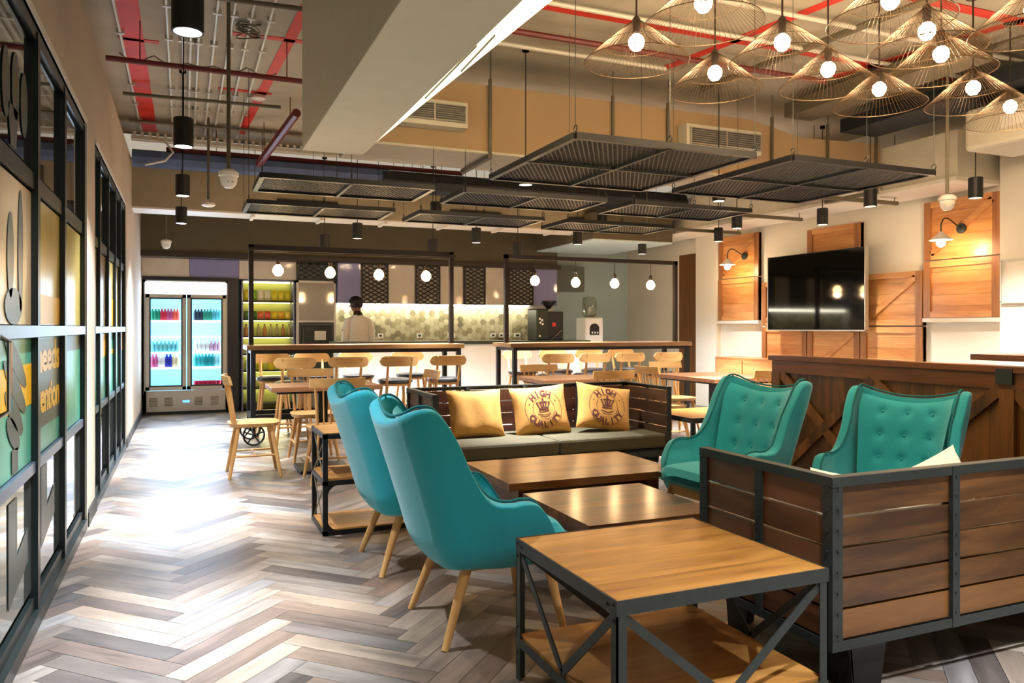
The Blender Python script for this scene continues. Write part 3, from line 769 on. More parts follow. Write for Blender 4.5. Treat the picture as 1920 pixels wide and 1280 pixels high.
MB().box(-.03, .06, -.006, 0, .165, .195).build('display', emis('blue_display', (.1, .45, 1), 2), fr)
b = MB(); b.box(FX1+.005, FX1+.15, 12.15, 12.6, 0, 1.98); b.box(-.57, FX1+.15, 12.17, 12.6, 1.935, 1.985); struct('trim_5', b, M_fridgeb)
light('AREA', (.02, 12.08, 1.2), 26, (.55, .72, 1.0), None, size=1.0, sy=1.4, rot=(radians(-90), 0, 0), name='fridge_glow_light')
# bottles and cans inside
def bottle(kind, col, cap):
    key = kind+col
    if key in bottle.cache: return bottle.cache[key]
    m = mat('drink_'+col.strip('#'), col, .25, spec=.4)
    b = MB()
    if kind == 'b': prof = [(.022, 0), (.027, .01), (.027, .11), (.012, .15), (.011, .165)]
    elif kind == 't': prof = [(.028, 0), (.032, .01), (.032, .12), (.014, .17), (.013, .19)]
    else: prof = [(.026, 0), (.03, .006), (.03, .11), (.025, .118)]
    b.lathe(prof, n=10); me = b.mesh('bottle', m, True)
    c = MB(); c.lathe([(.013, prof[-1][1]), (.013, prof[-1][1]+.018), (0, prof[-1][1]+.018)], n=8); mc = c.mesh('bottle_cap', mat('cap_'+col.strip('#'), cap, .4))
    bottle.cache[key] = (me, mc); return me, mc
bottle.cache = {}
def put(kind, col, cap, x, y, z, label, group, name='bottle', cat='bottle'):
    me, mc = bottle(kind, col, cap); o = bpy.data.objects.new(name, me); C.objects.link(o); o.location = (x, y, z); tag(o, label, cat, group)
    if kind != 'c':
        c = bpy.data.objects.new('bottle_cap', mc); C.objects.link(c); c.parent = o
L0, L1 = FX0+.085, mid-.10; R0, R1 = mid+.10, FX1-.085
ORD = ['first', 'second', 'third', 'fourth', 'fifth', 'sixth', 'seventh', 'eighth', 'ninth']
def row(n, a_, b_, z, kind, cols, lab, grp, nm='bottle', cat='bottle'):
    for i in range(n):
        c_, w_ = cols[i*len(cols)//n]
        put(kind, c_, '#d8dcd8', a_+(b_-a_)*(i+.5)/n, FY+.12, z, w_+', '+ORD[i]+' from the left, '+lab, grp, nm, cat)
row(9, L0, L1, shz[4]-.004, 'b', [('#178a72', 'green bottle'), ('#c22a4a', 'red bottle'), ('#b04a78', 'pink bottle'), ('#e0574a', 'orange-red bottle')], 'top shelf behind the left fridge door', 'bottles in the left half of the fridge')
row(9, R0, R1, shz[4]-.004, 'b', [('#27384c', 'dark blue bottle'), ('#2b9a86', 'green bottle'), ('#58b8c8', 'pale teal bottle')], 'top shelf behind the right fridge door', 'bottles in the right half of the fridge')
row(7, R0, R1, shz[2]-.004, 'b', [('#e6ecf2', 'white bottle'), ('#c8a6c8', 'lilac bottle')], 'third shelf behind the right fridge door', 'bottles in the right half of the fridge')
row(8, L0, L1, shz[1]-.004, 't', [('#c05a90', 'pink bottle'), ('#e4e4ee', 'white bottle'), ('#2030b0', 'blue bottle'), ('#d8c9a8', 'cream bottle')], 'fourth shelf behind the left fridge door', 'bottles in the left half of the fridge')
row(8, R0, R1, shz[1]-.004, 't', [('#2fb4c4', 'turquoise bottle'), ('#1497a8', 'dark turquoise bottle'), ('#8fd4e4', 'pale blue bottle')], 'fourth shelf behind the right fridge door', 'bottles in the right half of the fridge')
row(7, L0, L1, shz[2]-.004, 'b', [('#6fc4d0', 'pale water bottle')], 'third shelf behind the left fridge door', 'bottles in the left half of the fridge')
row(7, R0, R1, .35, 'c', [('#c21f4f', 'crimson can')], 'bottom shelf behind the right fridge door', 'cans at the bottom of the fridge', 'drink_can', 'can')
# ------------------------------------------------------------------ snack shelf
sh = thing('snack_shelf', 'tall backlit yellow-green shelf of snack packets beside the fridge', 'shelf', (0, 12.25, 0))
M_snk = mat('shelf_back_paint', '#b9bd6a', .6)
b = MB(); b.box(.78, .80, 0, .35, 0, 1.97); b.box(1.53, 1.55, 0, .35, 0, 1.97); b.box(.78, 1.55, 0, .35, 1.95, 1.97); b.build('side_panel', M_lilac, sh)
MB().box(.80, 1.53, .32, .34, 0, 1.95).build('back_panel', M_snk, sh)
sz = [.08, .32, .58, .83, 1.10, 1.36, 1.64]
for z in sz:
    s_ = MB().box(.80, 1.53, .02, .32, z, z+.02).build('shelf_board', M_blackp, sh)
for z in sz[1:]+[1.95]:
    MB().box(.82, 1.51, .24, .27, z-.014, z-.004).build('shelf_light', emis('shelf_led', (1, .93, .42), 7) if z == sz[1] else bpy.data.materials['shelf_led'], sh)
light('AREA', (1.16, 12.2, 1.0), 9, (1, .92, .45), None, size=.6, sy=1.8, rot=(radians(-90), 0, 0), name='shelf_glow_light')
def packet(col, x, z, w, h, lab, grp, cat='packet', nm='snack_packet'):
    key = (col, round(w, 3), round(h, 3))
    if key not in packet.c:
        def f(u, v):
            e = (1-(2*u-1)**4)*(1-(2*v-1)**4)
            return ((u-.5)*w, -.02*e, v*h)
        def g(u, v):
            p = f(1-u, v); return (p[0], -p[1], p[2])
        b = MB(); b.grid(f, 6, 6); b.grid(g, 6, 6); packet.c[key] = b.mesh(nm, mat('pack_'+col.strip('#'), col, .35), True)
    o = bpy.data.objects.new(nm, packet.c[key]); C.objects.link(o); o.location = (x, 12.34, z); tag(o, lab, cat, grp)
packet.c = {}
G = 'snack packets on the lit shelf'
for i in range(7):
    x = .86+i*.1
    packet(['#e6d426', '#7fae2c', '#f0e6c0', '#e8e0c0', '#e8d820', '#e6d426', '#dfd022'][i], x, 1.66, .085, .16, ['yellow', 'green', 'cream', 'off-white', 'bright yellow', 'golden yellow', 'dull yellow'][i]+' snack packet on the top shelf', G)
for i in range(7):
    x = .86+i*.1
    packet(['#5d7a30', '#3c6a2c', '#e07038', '#e05a44', '#f0cc20', '#f0b428', '#f0d440'][i], x, 1.38, .085, .12, ['olive', 'dark green', 'orange', 'red-orange', 'yellow', 'amber', 'lemon'][i]+' snack packet on the second shelf', G)
for i in range(8):
    put('b', '#b9b070' if i % 3 else '#c88a4a', '#5a5030', .85+i*.09, 12.36, 1.12, ('amber glass' if i % 3 else 'orange')+' bottle, '+ORD[i]+' from the left on the third snack shelf', 'bottles on the snack shelf')
for i in range(4):
    b = MB(); b.lathe([(.04, 0), (.055, .15), (.05, .15), (0, .14)], c=(0, 0, 0), n=14)
    o = b.build('yellow_tub', mat('tub_yellow', '#f0dc18', .4), smooth=True, loc=(.9+i*.16, 12.38, .60)); tag(o, 'bright yellow tub, '+ORD[i]+' from the left low on the snack shelf', 'tub', 'yellow tubs on the snack shelf')
# ------------------------------------------------------------------ coffee cupboard
cc = thing('tall_cupboard', 'white-framed cupboard with a glass upper half and black oven between shelf and splashback', 'cupboard', (0, 12.15, 0))
b = MB(); b.box(1.57, 1.60, 0, .4, 0, 1.97); b.box(2.13, 2.16, 0, .4, 0, 1.97); b.box(1.57, 2.16, 0, .4, 1.94, 1.97); b.box(1.6, 2.13, 0, .4, 1.33, 1.36); b.box(1.57, 2.16, .38, .4, 0, 1.97); b.build('cupboard_frame', M_trimw, cc)
MB().box(1.60, 2.13, .005, .015, 1.36, 1.94).build('glass_door', mat('grey_glass', '#a19684', .08, coat=.8), cc)
MB().box(1.6, 2.13, .02, .38, .5, 1.32).build('cupboard_body', M_dgreen, cc)
ov = thing('coffee_machine', 'black boxy coffee machine inside the white-framed cupboard', 'coffee machine', (1.87, 12.12, 1.0))
MB().box(-.22, .22, -.08, .045, 0, .28).build('machine_body', M_blackp, ov, bevel=.01)
MB().box(-.05, .12, -.085, -.08, .06, .2).build('drip_bay', M_steel, ov); MB().box(-.18, -.06, -.085, -.08, .2, .26).build('control_panel', M_iron, ov)
# glasses standing behind the glass are only a blur in the photo, left out
# ------------------------------------------------------------------ machines on the counter
t = thing('coffee_grinder', 'large dark green-black coffee machine with a bean hopper at the right end of the counter', 'coffee machine', (5.33, 11.28, 1.05))
MB().box(-.21, .0, -.17, .2, 0, .50).build('machine_body', mat('dark_green_enamel', '#17241a', .4), t, bevel=.02)
MB().box(.0, .30, -.1, .2, 0, .46).build('machine_side', M_blackp, t, bevel=.015)
b = MB(); b.lathe([(.03, .5), (.05, .53), (.12, .60), (.13, .62), (.13, .635), (0, .64)], c=(.1, .05, 0), n=16); b.build('bean_hopper', M_blackp, t, smooth=True)
b = MB()
for (x, z) in ((-.17, .32), (-.13, .30), (-.16, .26), (-.12, .24), (-.17, .05)): b.box(x, x+.028, -.174, -.170, z, z+.035)
b.build('label', M_white, t)
MB().box(.10, .16, -.104, -.10, .22, .28).build('red_badge', M_red, t)
b = MB(); b.tube([(.05, -.16, .0), (.24, -.16, .16)], .008, 8); b.build('steam_wand', M_chrome, t)
t = thing('water_dispenser', 'white water dispenser with a black tap panel and clear bottle beside the counter', 'water dispenser', (6.28, 11.5, 0))
b = MB(); b.box(-.17, .17, -.17, .17, 0, 1.42); b.build('dispenser_body', M_white, t, bevel=.025)
b = MB(); pr = [(-.09, -.175, 1.13), (.09, -.175, 1.13), (.09, -.175, 1.26)]+[(.09*cos(a), -.175, 1.24+.08*sin(a)) for a in [pi*k/8 for k in range(9)]]+[(-.09, -.175, 1.24)]
b.prism(pr, (0, .01, 0)); b.build('tap_panel', M_blackp, t)
b = MB()
for x in (-.05, 0, .05): b.lathe([(.012, 0), (.014, .03), (0, .035)], c=(x, -.19, 1.15), n=8)
b.build('tap', M_white, t)
b = MB(); b.lathe([(.05, 1.40), (.12, 1.46), (.125, 1.72), (.11, 1.76), (0, 1.78)], n=20); b.build('water_bottle', mat('bottle_plastic', '#a8b4a8', .1, trans=.7), t, smooth=True)
# a white box of boxes at the far left ledge of the shelf is part of the bar

# ------------------------------------------------------------------ bars with goalpost frames
def bar_table(x0, x1, label, wheels):
    L = x1-x0; t = thing('bar_table', label, 'bar table', (x0, 8.6, 0))
    b = MB(); b.box(0, L, 0, .6, 1.01, 1.06); b.build('table_top', M_barw, t, bevel=.004)
    f = MB()
    f.box(.05, L-.05, .02, .05, .97, 1.01); f.box(.05, L-.05, .55, .58, .97, 1.01); 
    for x in (.05, L-.08): f.box(x, x+.03, .02, .58, .97, 1.01)
    f.box(.05, L-.05, .03, .07, .26, .32); f.box(.05, L-.05, .53, .57, .26, .32)
    for x in (.04, L-.09): f.box(x, x+.05, .02, .58, .26, .32)
    f.build('under_frame', M_black, t)
    for x in (.04, L-.09):
        for y in (.01, .54):
            g = MB(); g.box(x, x+.05, y, y+.05, .0 if not (wheels and x < .1) else .2, 1.01)
            for z in (.98, 1.0): g.lathe([(.006, 0), (.006, .004)], c=(x+.025, y, z), n=6)
            g.build('leg', M_black, t)
    p = MB(); 
    for x in (.04, L-.09): p.box(x, x+.05, .28, .33, 1.06, 2.16)
    p.box(.04, L-.04, .28, .33, 2.11, 2.16)
    for y in (.20, .38): p.box(.04, L-.04, y, y+.03, 2.09, 2.12) if wheels else None
    p.build('goalpost_frame', M_brown, t)
    if wheels:
        for y in (.0, .5):
            w = MB(); R = .105
            w.tube([(.07+R*cos(a), y-.01, .115+R*sin(a)) for a in [2*pi*k/24 for k in range(24)]], .011, 6, closed=True)
            for k in range(5):
                a = 2*pi*k/5+.3; w.bar((.07, y-.01, .115), (.07+R*cos(a), y-.01, .115+R*sin(a)), .014, .012, up=(0, 1, 0))
            w.tube([(.07, y-.03, .115), (.07, y+.05, .115)], .02, 10); w.box(.055, .085, y, y+.04, .115, .22)
            w.build('cast_wheel', M_black, t)
    return t
bar_table(.60, 3.03, 'long wooden bar table with a black goalpost frame and cast wheels, left of the two', True)
bar_table(3.62, 6.26, 'long wooden bar table with a black goalpost frame, right of the two', False)
def hbulb(x, z, lab, g):
    t = thing('hanging_bulb', lab, 'light bulb', (x, 8.905, z), group=g)
    b = MB(); b.lathe([(0, -.07), (.034, -.06), (.058, -.025), (.057, .01), (.036, .042), (.018, .06), (0, .06)], n=16); b.build('bulb_glass', M_bulb, t, smooth=True)
    MB().lathe([(.02, .055), (.022, .11), (.01, .125), (0, .125)], n=12).build('lamp_socket', M_brown, t, smooth=True)
    MB().tube([(0, 0, .12), (0, 0, 2.11-z)], .004, 6).build('lamp_cord', M_brown, t)
    light('POINT', (0, 0, -.075), P_BARBULB, WARM, t, size=.05)
for i, (x, z) in enumerate([(.95, 1.89), (1.52, 1.88), (2.08, 1.87), (2.65, 1.87)]): hbulb(x, z, 'glowing bare bulb hanging over the left bar, number %s from the left' % ['one', 'two', 'three', 'four'][i], 'bulbs over the left bar')
for i, (x, z) in enumerate([(4.08, 1.85), (4.66, 1.84), (5.24, 1.84), (5.80, 1.83)]): hbulb(x, z, 'glowing bare bulb hanging over the right bar, number %s from the left' % ['one', 'two', 'three', 'four'][i], 'bulbs over the right bar')

# ------------------------------------------------------------------ bar stools
M_seat = mat('black_leather', '#17181a', .35, coat=.2)
def stool():
    t = thing('bar_stool', 'x', 'bar stool', (0,0,0), group='beech bar stools with black seats')
    b = MB(); b.lathe([(.0, .635), (.17, .635), (.195, .65), (.19, .675), (.15, .69), (0, .695)], n=24); b.build('seat', M_seat, t, smooth=True)
    b = MB(); b.lathe([(.16, .61), (.175, .62), (.175, .636), (0, .636)], n=24); b.build('seat_ring', M_beechx, t, smooth=True)
    # local front = +y (sitter looks +y); back rest at -y
    for sx in (-1, 1):
        for sy in (-1, 1):
            MB().tube([(sx*.12, sy*.12, .62), (sx*.19, sy*.19, 0)], [.017, .013], 8).build('leg', M_beech, t, smooth=True)
    for sx in (-1, 1): MB().tube([(sx*.125, -.13, .60), (sx*.13, -.19, .80), (sx*.13, -.215, .93)], [.016, .014, .011], 8).build('back_post', M_beech, t, smooth=True)
    def fr(u, v, off):
        ang = (u-.5)*2; x = .215*ang; y = -.225+.05*ang*ang-off
        hh = .055*sqrt(max(0, 1-max(0, abs(ang)-.72)**2/.28**2*.999))
        return (x, y, .885+(v-.5)*2*hh)
    b = MB(); b.grid(lambda u, v: fr(u, v, -.012), 24, 4); b.grid(lambda u, v: fr(1-u, v, .012), 24, 4)
    for v in (0, 1): b.grid(lambda u, w, v=v: fr(u if v == 0 else 1-u, v, .012-.024*w), 24, 1)
    b.build('backrest', M_beechx, t, smooth=True)
    R = .165
    b = MB(); z = .22; q = .12+.07*(1-z/.62)
    for (a_, c_) in (((-q, -q), (q, -q)), ((q, -q), (q, q)), ((q, q), (-q, q)), ((-q, q), (-q, -q))): b.tube([(a_[0], a_[1], z), (c_[0], c_[1], z)], .010, 8)
    b.build('foot_rail', M_beech, t)
    return t
st = stool(); ordn = ['one', 'two', 'three', 'four']
k = 0
for (xs_, y, rz, lab) in (((1.05, 1.60, 2.15, 2.71), 8.47, 0, 'beech bar stool on the near side of the left bar, number %s from the left'),
                     ((4.08, 4.58, 5.07, 5.63), 8.47, 0, 'beech bar stool on the near side of the right bar, number %s from the left'),
                     ((.95, 1.41, 1.94, 2.60), 9.33, pi, 'beech bar stool on the kitchen side of the left bar, number %s from the left'),
                     ((4.12, 4.65, 5.21, 5.73), 9.33, pi, 'beech bar stool on the kitchen side of the right bar, number %s from the left')):
    for i, x in enumerate(xs_):
        s_ = st if k == 0 else dup(st)
        s_.location = (x, y-.05 if rz == 0 else y+.05, 0); s_.rotation_euler = (0, 0, rz); s_['label'] = lab % ordn[i]; k += 1

# ------------------------------------------------------------------ spindle chairs and dining tables
def spindle_chair():
    t = thing('dining_chair', 'x', 'chair', (0,0,0), group='beech spindle-back dining chairs')
    # sitter faces +y
    def top(u, v, z):
        a = 2*pi*u; r = v; cx = abs(cos(a))**.6*(1 if cos(a) >= 0 else -1); cy = abs(sin(a))**.6*(1 if sin(a) >= 0 else -1)
        w = .215-.015*(cy < 0)*abs(cy)
        return (cx*w*r, cy*.21*r, z-.008*(1-r*r)*(z > .44))
    b = MB(); b.grid(lambda u, v: top(u, max(v, .001), .45), 32, 4); b.grid(lambda u, v: top(1-u, max(v, .001)*.93, .42), 32, 1)
    b.grid(lambda u, v: (top(u, .93, .42)[0]*(1-v)+top(u, 1, .45)[0]*v, top(u, .93, .42)[1]*(1-v)+top(u, 1, .45)[1]*v, .42+.03*v), 32, 1)
    b.build('seat', M_beechx, t, smooth=True)
    for sx in (-1, 1):
        for sy in (-1, 1):
            MB().tube([(sx*.14, sy*.13, .425), (sx*.165, sy*.16, .25), (sx*.205, sy*.205, 0)], [.016, .019, .012], 10).build('leg', M_beech, t, smooth=True)
    z = .18; q = .18
    b = MB(); b.tube([(-q, -q+.01, z), (-q, q-.01, z)], .009, 8); b.tube([(q, -q+.01, z), (q, q-.01, z)], .009, 8); b.tube([(-q, 0, z), (q, 0, z)], .009, 8); b.build('stretcher', M_beech, t)
    for k in range(7):
        u = (k-3)/3; r = .013 if abs(u) == 1 else .0065
        MB().tube([(u*.15, -.175+.02*u*u, .44), (u*.175, -.235+.03*u*u, .79)], [r, r*.8], 8).build('spindle', M_beech, t, smooth=True)
    def rail(u, v, off):
        a = (u-.5)*2; return (a*.22, -.245+.045*a*a-off-.02*(v-.5), .775+v*.075)
    b = MB(); b.grid(lambda u, v: rail(u, v, -.011), 14, 2); b.grid(lambda u, v: rail(1-u, v, .011), 14, 2)
    for v in (0, 1): b.grid(lambda u, w, v=v: rail(u if v == 0 else 1-u, v, .011-.022*w), 14, 1)
    for u_ in (0, 1): b.grid(lambda w, v, u_=u_: rail(u_, v, (-.011+.022*w) if u_ else (.011-.022*w)), 1, 2)
    b.build('top_rail', M_beechx, t, smooth=True, bevel=.004)
    return t
sc = spindle_chair()
CH = [(.54, 6.96, -pi/2, 'beech spindle chair at the left end of the left dining table, seen from the side'),
      (1.12, 6.42, 0, 'beech spindle chair with its back to the camera in front of the left dining table'),
      (1.12, 7.48, pi, 'beech spindle chair on the far side of the left dining table'),
      (1.93, 6.98, pi/2, 'beech spindle chair at the right end of the left dining table'),
      (3.70, 6.50, 0, 'beech spindle chair with its back to the camera, just behind the slatted sofa'),
      (3.52, 7.38, pi, 'beech spindle chair across the middle dining table from the sofa'),
      (4.62, 6.85, -pi/2, 'beech spindle chair at the left side of the right dining table'),
      (5.22, 7.50, pi, 'beech spindle chair on the far side of the right dining table'),
      (5.12, 5.98, 0, 'beech spindle chair nearest the left green armchair, at the right dining table')]
for i, (x, y, rz, lab) in enumerate(CH):
    c_ = sc if i == 0 else dup(sc)
    c_.location = (x, y, 0); c_.rotation_euler = (0, 0, rz); c_['label'] = lab
def dtable(x0, x1, y0, y1, lab):
    t = thing('dining_table', lab, 'dining table', ((x0+x1)/2, (y0+y1)/2, 0)); w = (x1-x0)/2; d = (y1-y0)/2
    MB().box(-w, w, -d, d, .71, .75).build('table_top', M_dtw, t, bevel=.004)
    MB().box(-w+.05, w-.05, -d+.05, d-.05, .69, .71).build('apron', M_black, t)
    MB().box(-.04, .04, -.04, .04, .03, .70).build('pedestal', M_black, t)
    MB().box(-.22, .22, -.22, .22, 0, .03).build('base_plate', M_black, t, bevel=.005)
dtable(.66, 1.58, 6.68, 7.24, 'brown dining table with a black pedestal at the left near the bar')
dtable(3.14, 3.95, 6.62, 7.30, 'brown dining table directly behind the slatted sofa')
dtable(4.72, 5.52, 6.13, 7.18, 'brown dining table with a black pedestal near the right wall panels')
t = thing('low_cabinet', 'plain brown wooden low cabinet against the right wall below the left panel', 'cabinet', (7.45, 8.9, 0))
MB().box(-.2, .24, -.75, .5, 0, .82).build('cabinet_body', M_pinef, t); MB().box(-.215, -.2, -.72, -.13, .05, .78).build('cabinet_door', M_pine, t); MB().box(-.215, -.2, -.11, .47, .05, .78).build('cabinet_door', M_pine, t)
t = thing('high_table', 'dark wooden high table top seen over the partition at the right edge', 'table', (6.6, 4.3, 0))
MB().box(-.3, .5, -.8, .35, .97, 1.02).build('table_top', M_partt, t); MB().box(.05, .12, -.3, -.23, 0, .97).build('leg', M_black, t); MB().box(-.15, .35, -.5, 0, 0, .03).build('base_plate', M_black, t)

# ------------------------------------------------------------------ right wall: crates, television, lamps
def crate(y0, y1, z0, z1, style, lab, x=7.7, th=.07):
    t = thing('wall_crate', lab, 'wooden wall panel', (x, (y0+y1)/2, z0), group='pine crate panels on the right wall')
    w = (y1-y0)/2-.004; h = z1-z0-.006; b = MB(); n = 5
    for k in range(n): b.box(-th+.02, 0, -w, w, h*k/n+.001, h*(k+1)/n-.001, random.random())
    b.build('plank_panel', M_pine, t)
    f = MB(); e = .085
    f.box(-th, -.002, -w, -w+e, 0, h, .3); f.build('side_frame', M_pinef, t); MB().box(-th, -.002, w-e, w, 0, h, .6).build('side_frame', M_pinef, t)
    MB().box(-th, -.002, -w+e, w-e, 0, e*.8, .4).build('cross_frame', M_pine, t); MB().box(-th, -.002, -w+e, w-e, h-e*.8, h, .7).build('cross_frame', M_pine, t)
    if style:
        f = MB(); f.bar((-th+.01, w-e, e*.8) if style > 0 else (-th+.01, -w+e, e*.8), (-th+.01, -w+e, h-e*.8) if style > 0 else (-th+.01, w-e, h-e*.8), .02, .07, .5, up=(0, .5, .8)); f.build('diagonal_brace', M_pine, t)
    return t
crate(8.92, 9.82, 1.36, 1.99, 0, 'lower crate panel of the left pair lit by the left wall lamp')
crate(8.92, 9.82, 2.0, 2.64, 1, 'upper crate panel of the left pair behind the left wall lamp', th=.06)
crate(7.08, 7.96, 1.93, 2.55, 0, 'crate panel peeping out above the television')
crate(7.97, 8.84, 1.275, 1.9, 1, 'crate panel at the left behind the television')
crate(7.09, 7.96, 1.275, 1.9, 0, 'crate panel hidden mostly behind the television')
crate(6.21, 7.08, 1.275, 1.9, 1, 'crate panel with a diagonal brace to the right of the television')
crate(7.97, 8.84, .64, 1.265, 0, 'crate panel below the left side of the television')
crate(7.09, 7.96, .64, 1.265, 1, 'crate panel with a diagonal brace below the middle of the television')
crate(6.21, 7.08, .64, 1.265, 0, 'crate panel below the right side of the television')
crate(5.31, 6.2, 1.36, 1.99, 0, 'lower crate panel of the big right pair')
crate(5.31, 6.2, 2.0, 2.65, 1, 'upper crate panel of the big right pair behind the right wall lamp', th=.06)
for (y0, y1, lab) in ((8.9, 9.84, 'thin white ledge under the left crate pair'), (5.29, 6.2, 'thin white ledge under the right crate pair')):
    o = MB().box(7.62, 7.7, y0, y1, 1.31, 1.355).build('wall_ledge', M_trimw); tag(o, lab, 'ledge')
tv = thing('television', 'large black flat television with a silver edge on the crate wall', 'television', (7.6, 7.69, 1.22))
MB().box(-.13, -.085, -.83, .83, 0, 1.0).build('tv_housing', M_blackp, tv)
MB().box(-.133, -.13, -.82, .82, .012, .99).build('screen', M_screenglass, tv)
b = MB(); b.box(-.136, -.08, -.84, -.83, -.008, 1.0); b.box(-.136, -.08, .83, .84, -.008, 1.0); b.box(-.136, -.08, -.84, .84, -.012, 0); b.build('bezel', M_steel, tv)
MB().box(-.085, .02, -.25, .25, .3, .7).build('wall_bracket', M_blackp, tv)
t = thing('wall_frame', 'thin framed pale board on the wall at the right edge', 'picture frame', (7.5, 4.95, 1.5))
b = MB(); b.box(-.02, 0, -.3, .25, 0, .42); b.build('board', M_wallw, t)
b = MB(); b.box(-.03, 0, .235, .25, 0, .42); b.box(-.03, 0, -.3, .25, -.01, .01); b.box(-.03, 0, -.3, .25, .41, .43); b.build('frame_edge', M_conduit, t)
def wlamp(y, lab):
    t = thing('wall_lamp', lab, 'wall lamp', (7.64, y, 2.31), group='gooseneck wall lamps')
    b = MB(); b.m = Matrix.Rotation(-pi/2, 4, 'Y'); b.lathe([(.055, 0), (.055, .012), (.02, .02), (.02, .03), (0, .03)], n=16); b.build('wall_mount', M_iron, t, smooth=True)
    MB().tube([(-.02, 0, 0)]+[(-.04-.13*(1-cos(a))*1.0, 0, .02-.03*sin(a*2)+.10*sin(a/2)**2*0+.06*sin(a)) for a in [pi*k/10 for k in range(1, 10)]]+[(-.31, 0, .03), (-.31, 0, -.06)], .007, 8).build('gooseneck', M_iron, t)
    MB().lathe([(.02, -.05), (.035, -.075), (.11, -.135), (.115, -.14), (.108, -.138), (.03, -.085)], c=(-.31, 0, 0), n=20).build('lamp_shade', M_white, t, smooth=True)
    MB().lathe([(0, -.215), (.03, -.205), (.045, -.175), (.038, -.14), (.02, -.11), (0, -.11)], c=(-.31, 0, 0), n=16).build('light_bulb', M_bulbw, t, smooth=True)
    light('POINT', (-.31, 0, -.24), P_WALL, WARM, t, size=.05)
wlamp(5.74, 'gooseneck wall lamp on the big right crate panel'); wlamp(9.22, 'gooseneck wall lamp on the left crate panel')

# ------------------------------------------------------------------ wooden partition
pt = thing('wood_partition', 'dark plank half-height partition with diagonal braces behind the green armchairs', 'partition', (4.43, 1.5, 0))
LP = 3.48
b = MB()
n = 19
for k in range(n): b.box(0, .05, LP*k/n+.001, LP*(k+1)/n-.001, 0, .985, random.random())
b.build('plank_panel', M_part, pt)
MB().box(-.04, .09, -.02, LP+.03, .985, 1.025).build('top_cap', M_partt, pt, bevel=.004)
b = MB(); b.box(-.025, 0, 0, LP, .89, .985, .5); b.box(-.025, 0, 0, LP, 0, .1, .5); b.build('horizontal_rail', M_partt, pt)
posts = [0, 1.40, LP-.09]
for y in (.0, 1.48, LP-.09): MB().box(-.03, 0, y, y+.09, .1, .89, .6).build('post', M_part, pt)
for (ya, yb) in ((.09, .785), (.785, 1.48), (1.57, 2.48), (2.48, 3.39)):
    for s_ in ((ya, .1, yb, .89), (ya, .89, yb, .1)):
        up_ = (s_[0]-s_[2])*(s_[1]-s_[3]) ; MB().bar((-.014, s_[0], s_[1]), (-.014, s_[2], s_[3]), .02 if up_ > 0 else .024, .07, .7 if up_ > 0 else .3, up=(0, .6, .8)).build('diagonal_brace', M_part, pt)
b = MB(); b.box(-.045, .095, 1.48, 1.58, .92, 1.01); b.build('corner_bracket', M_iron, pt)

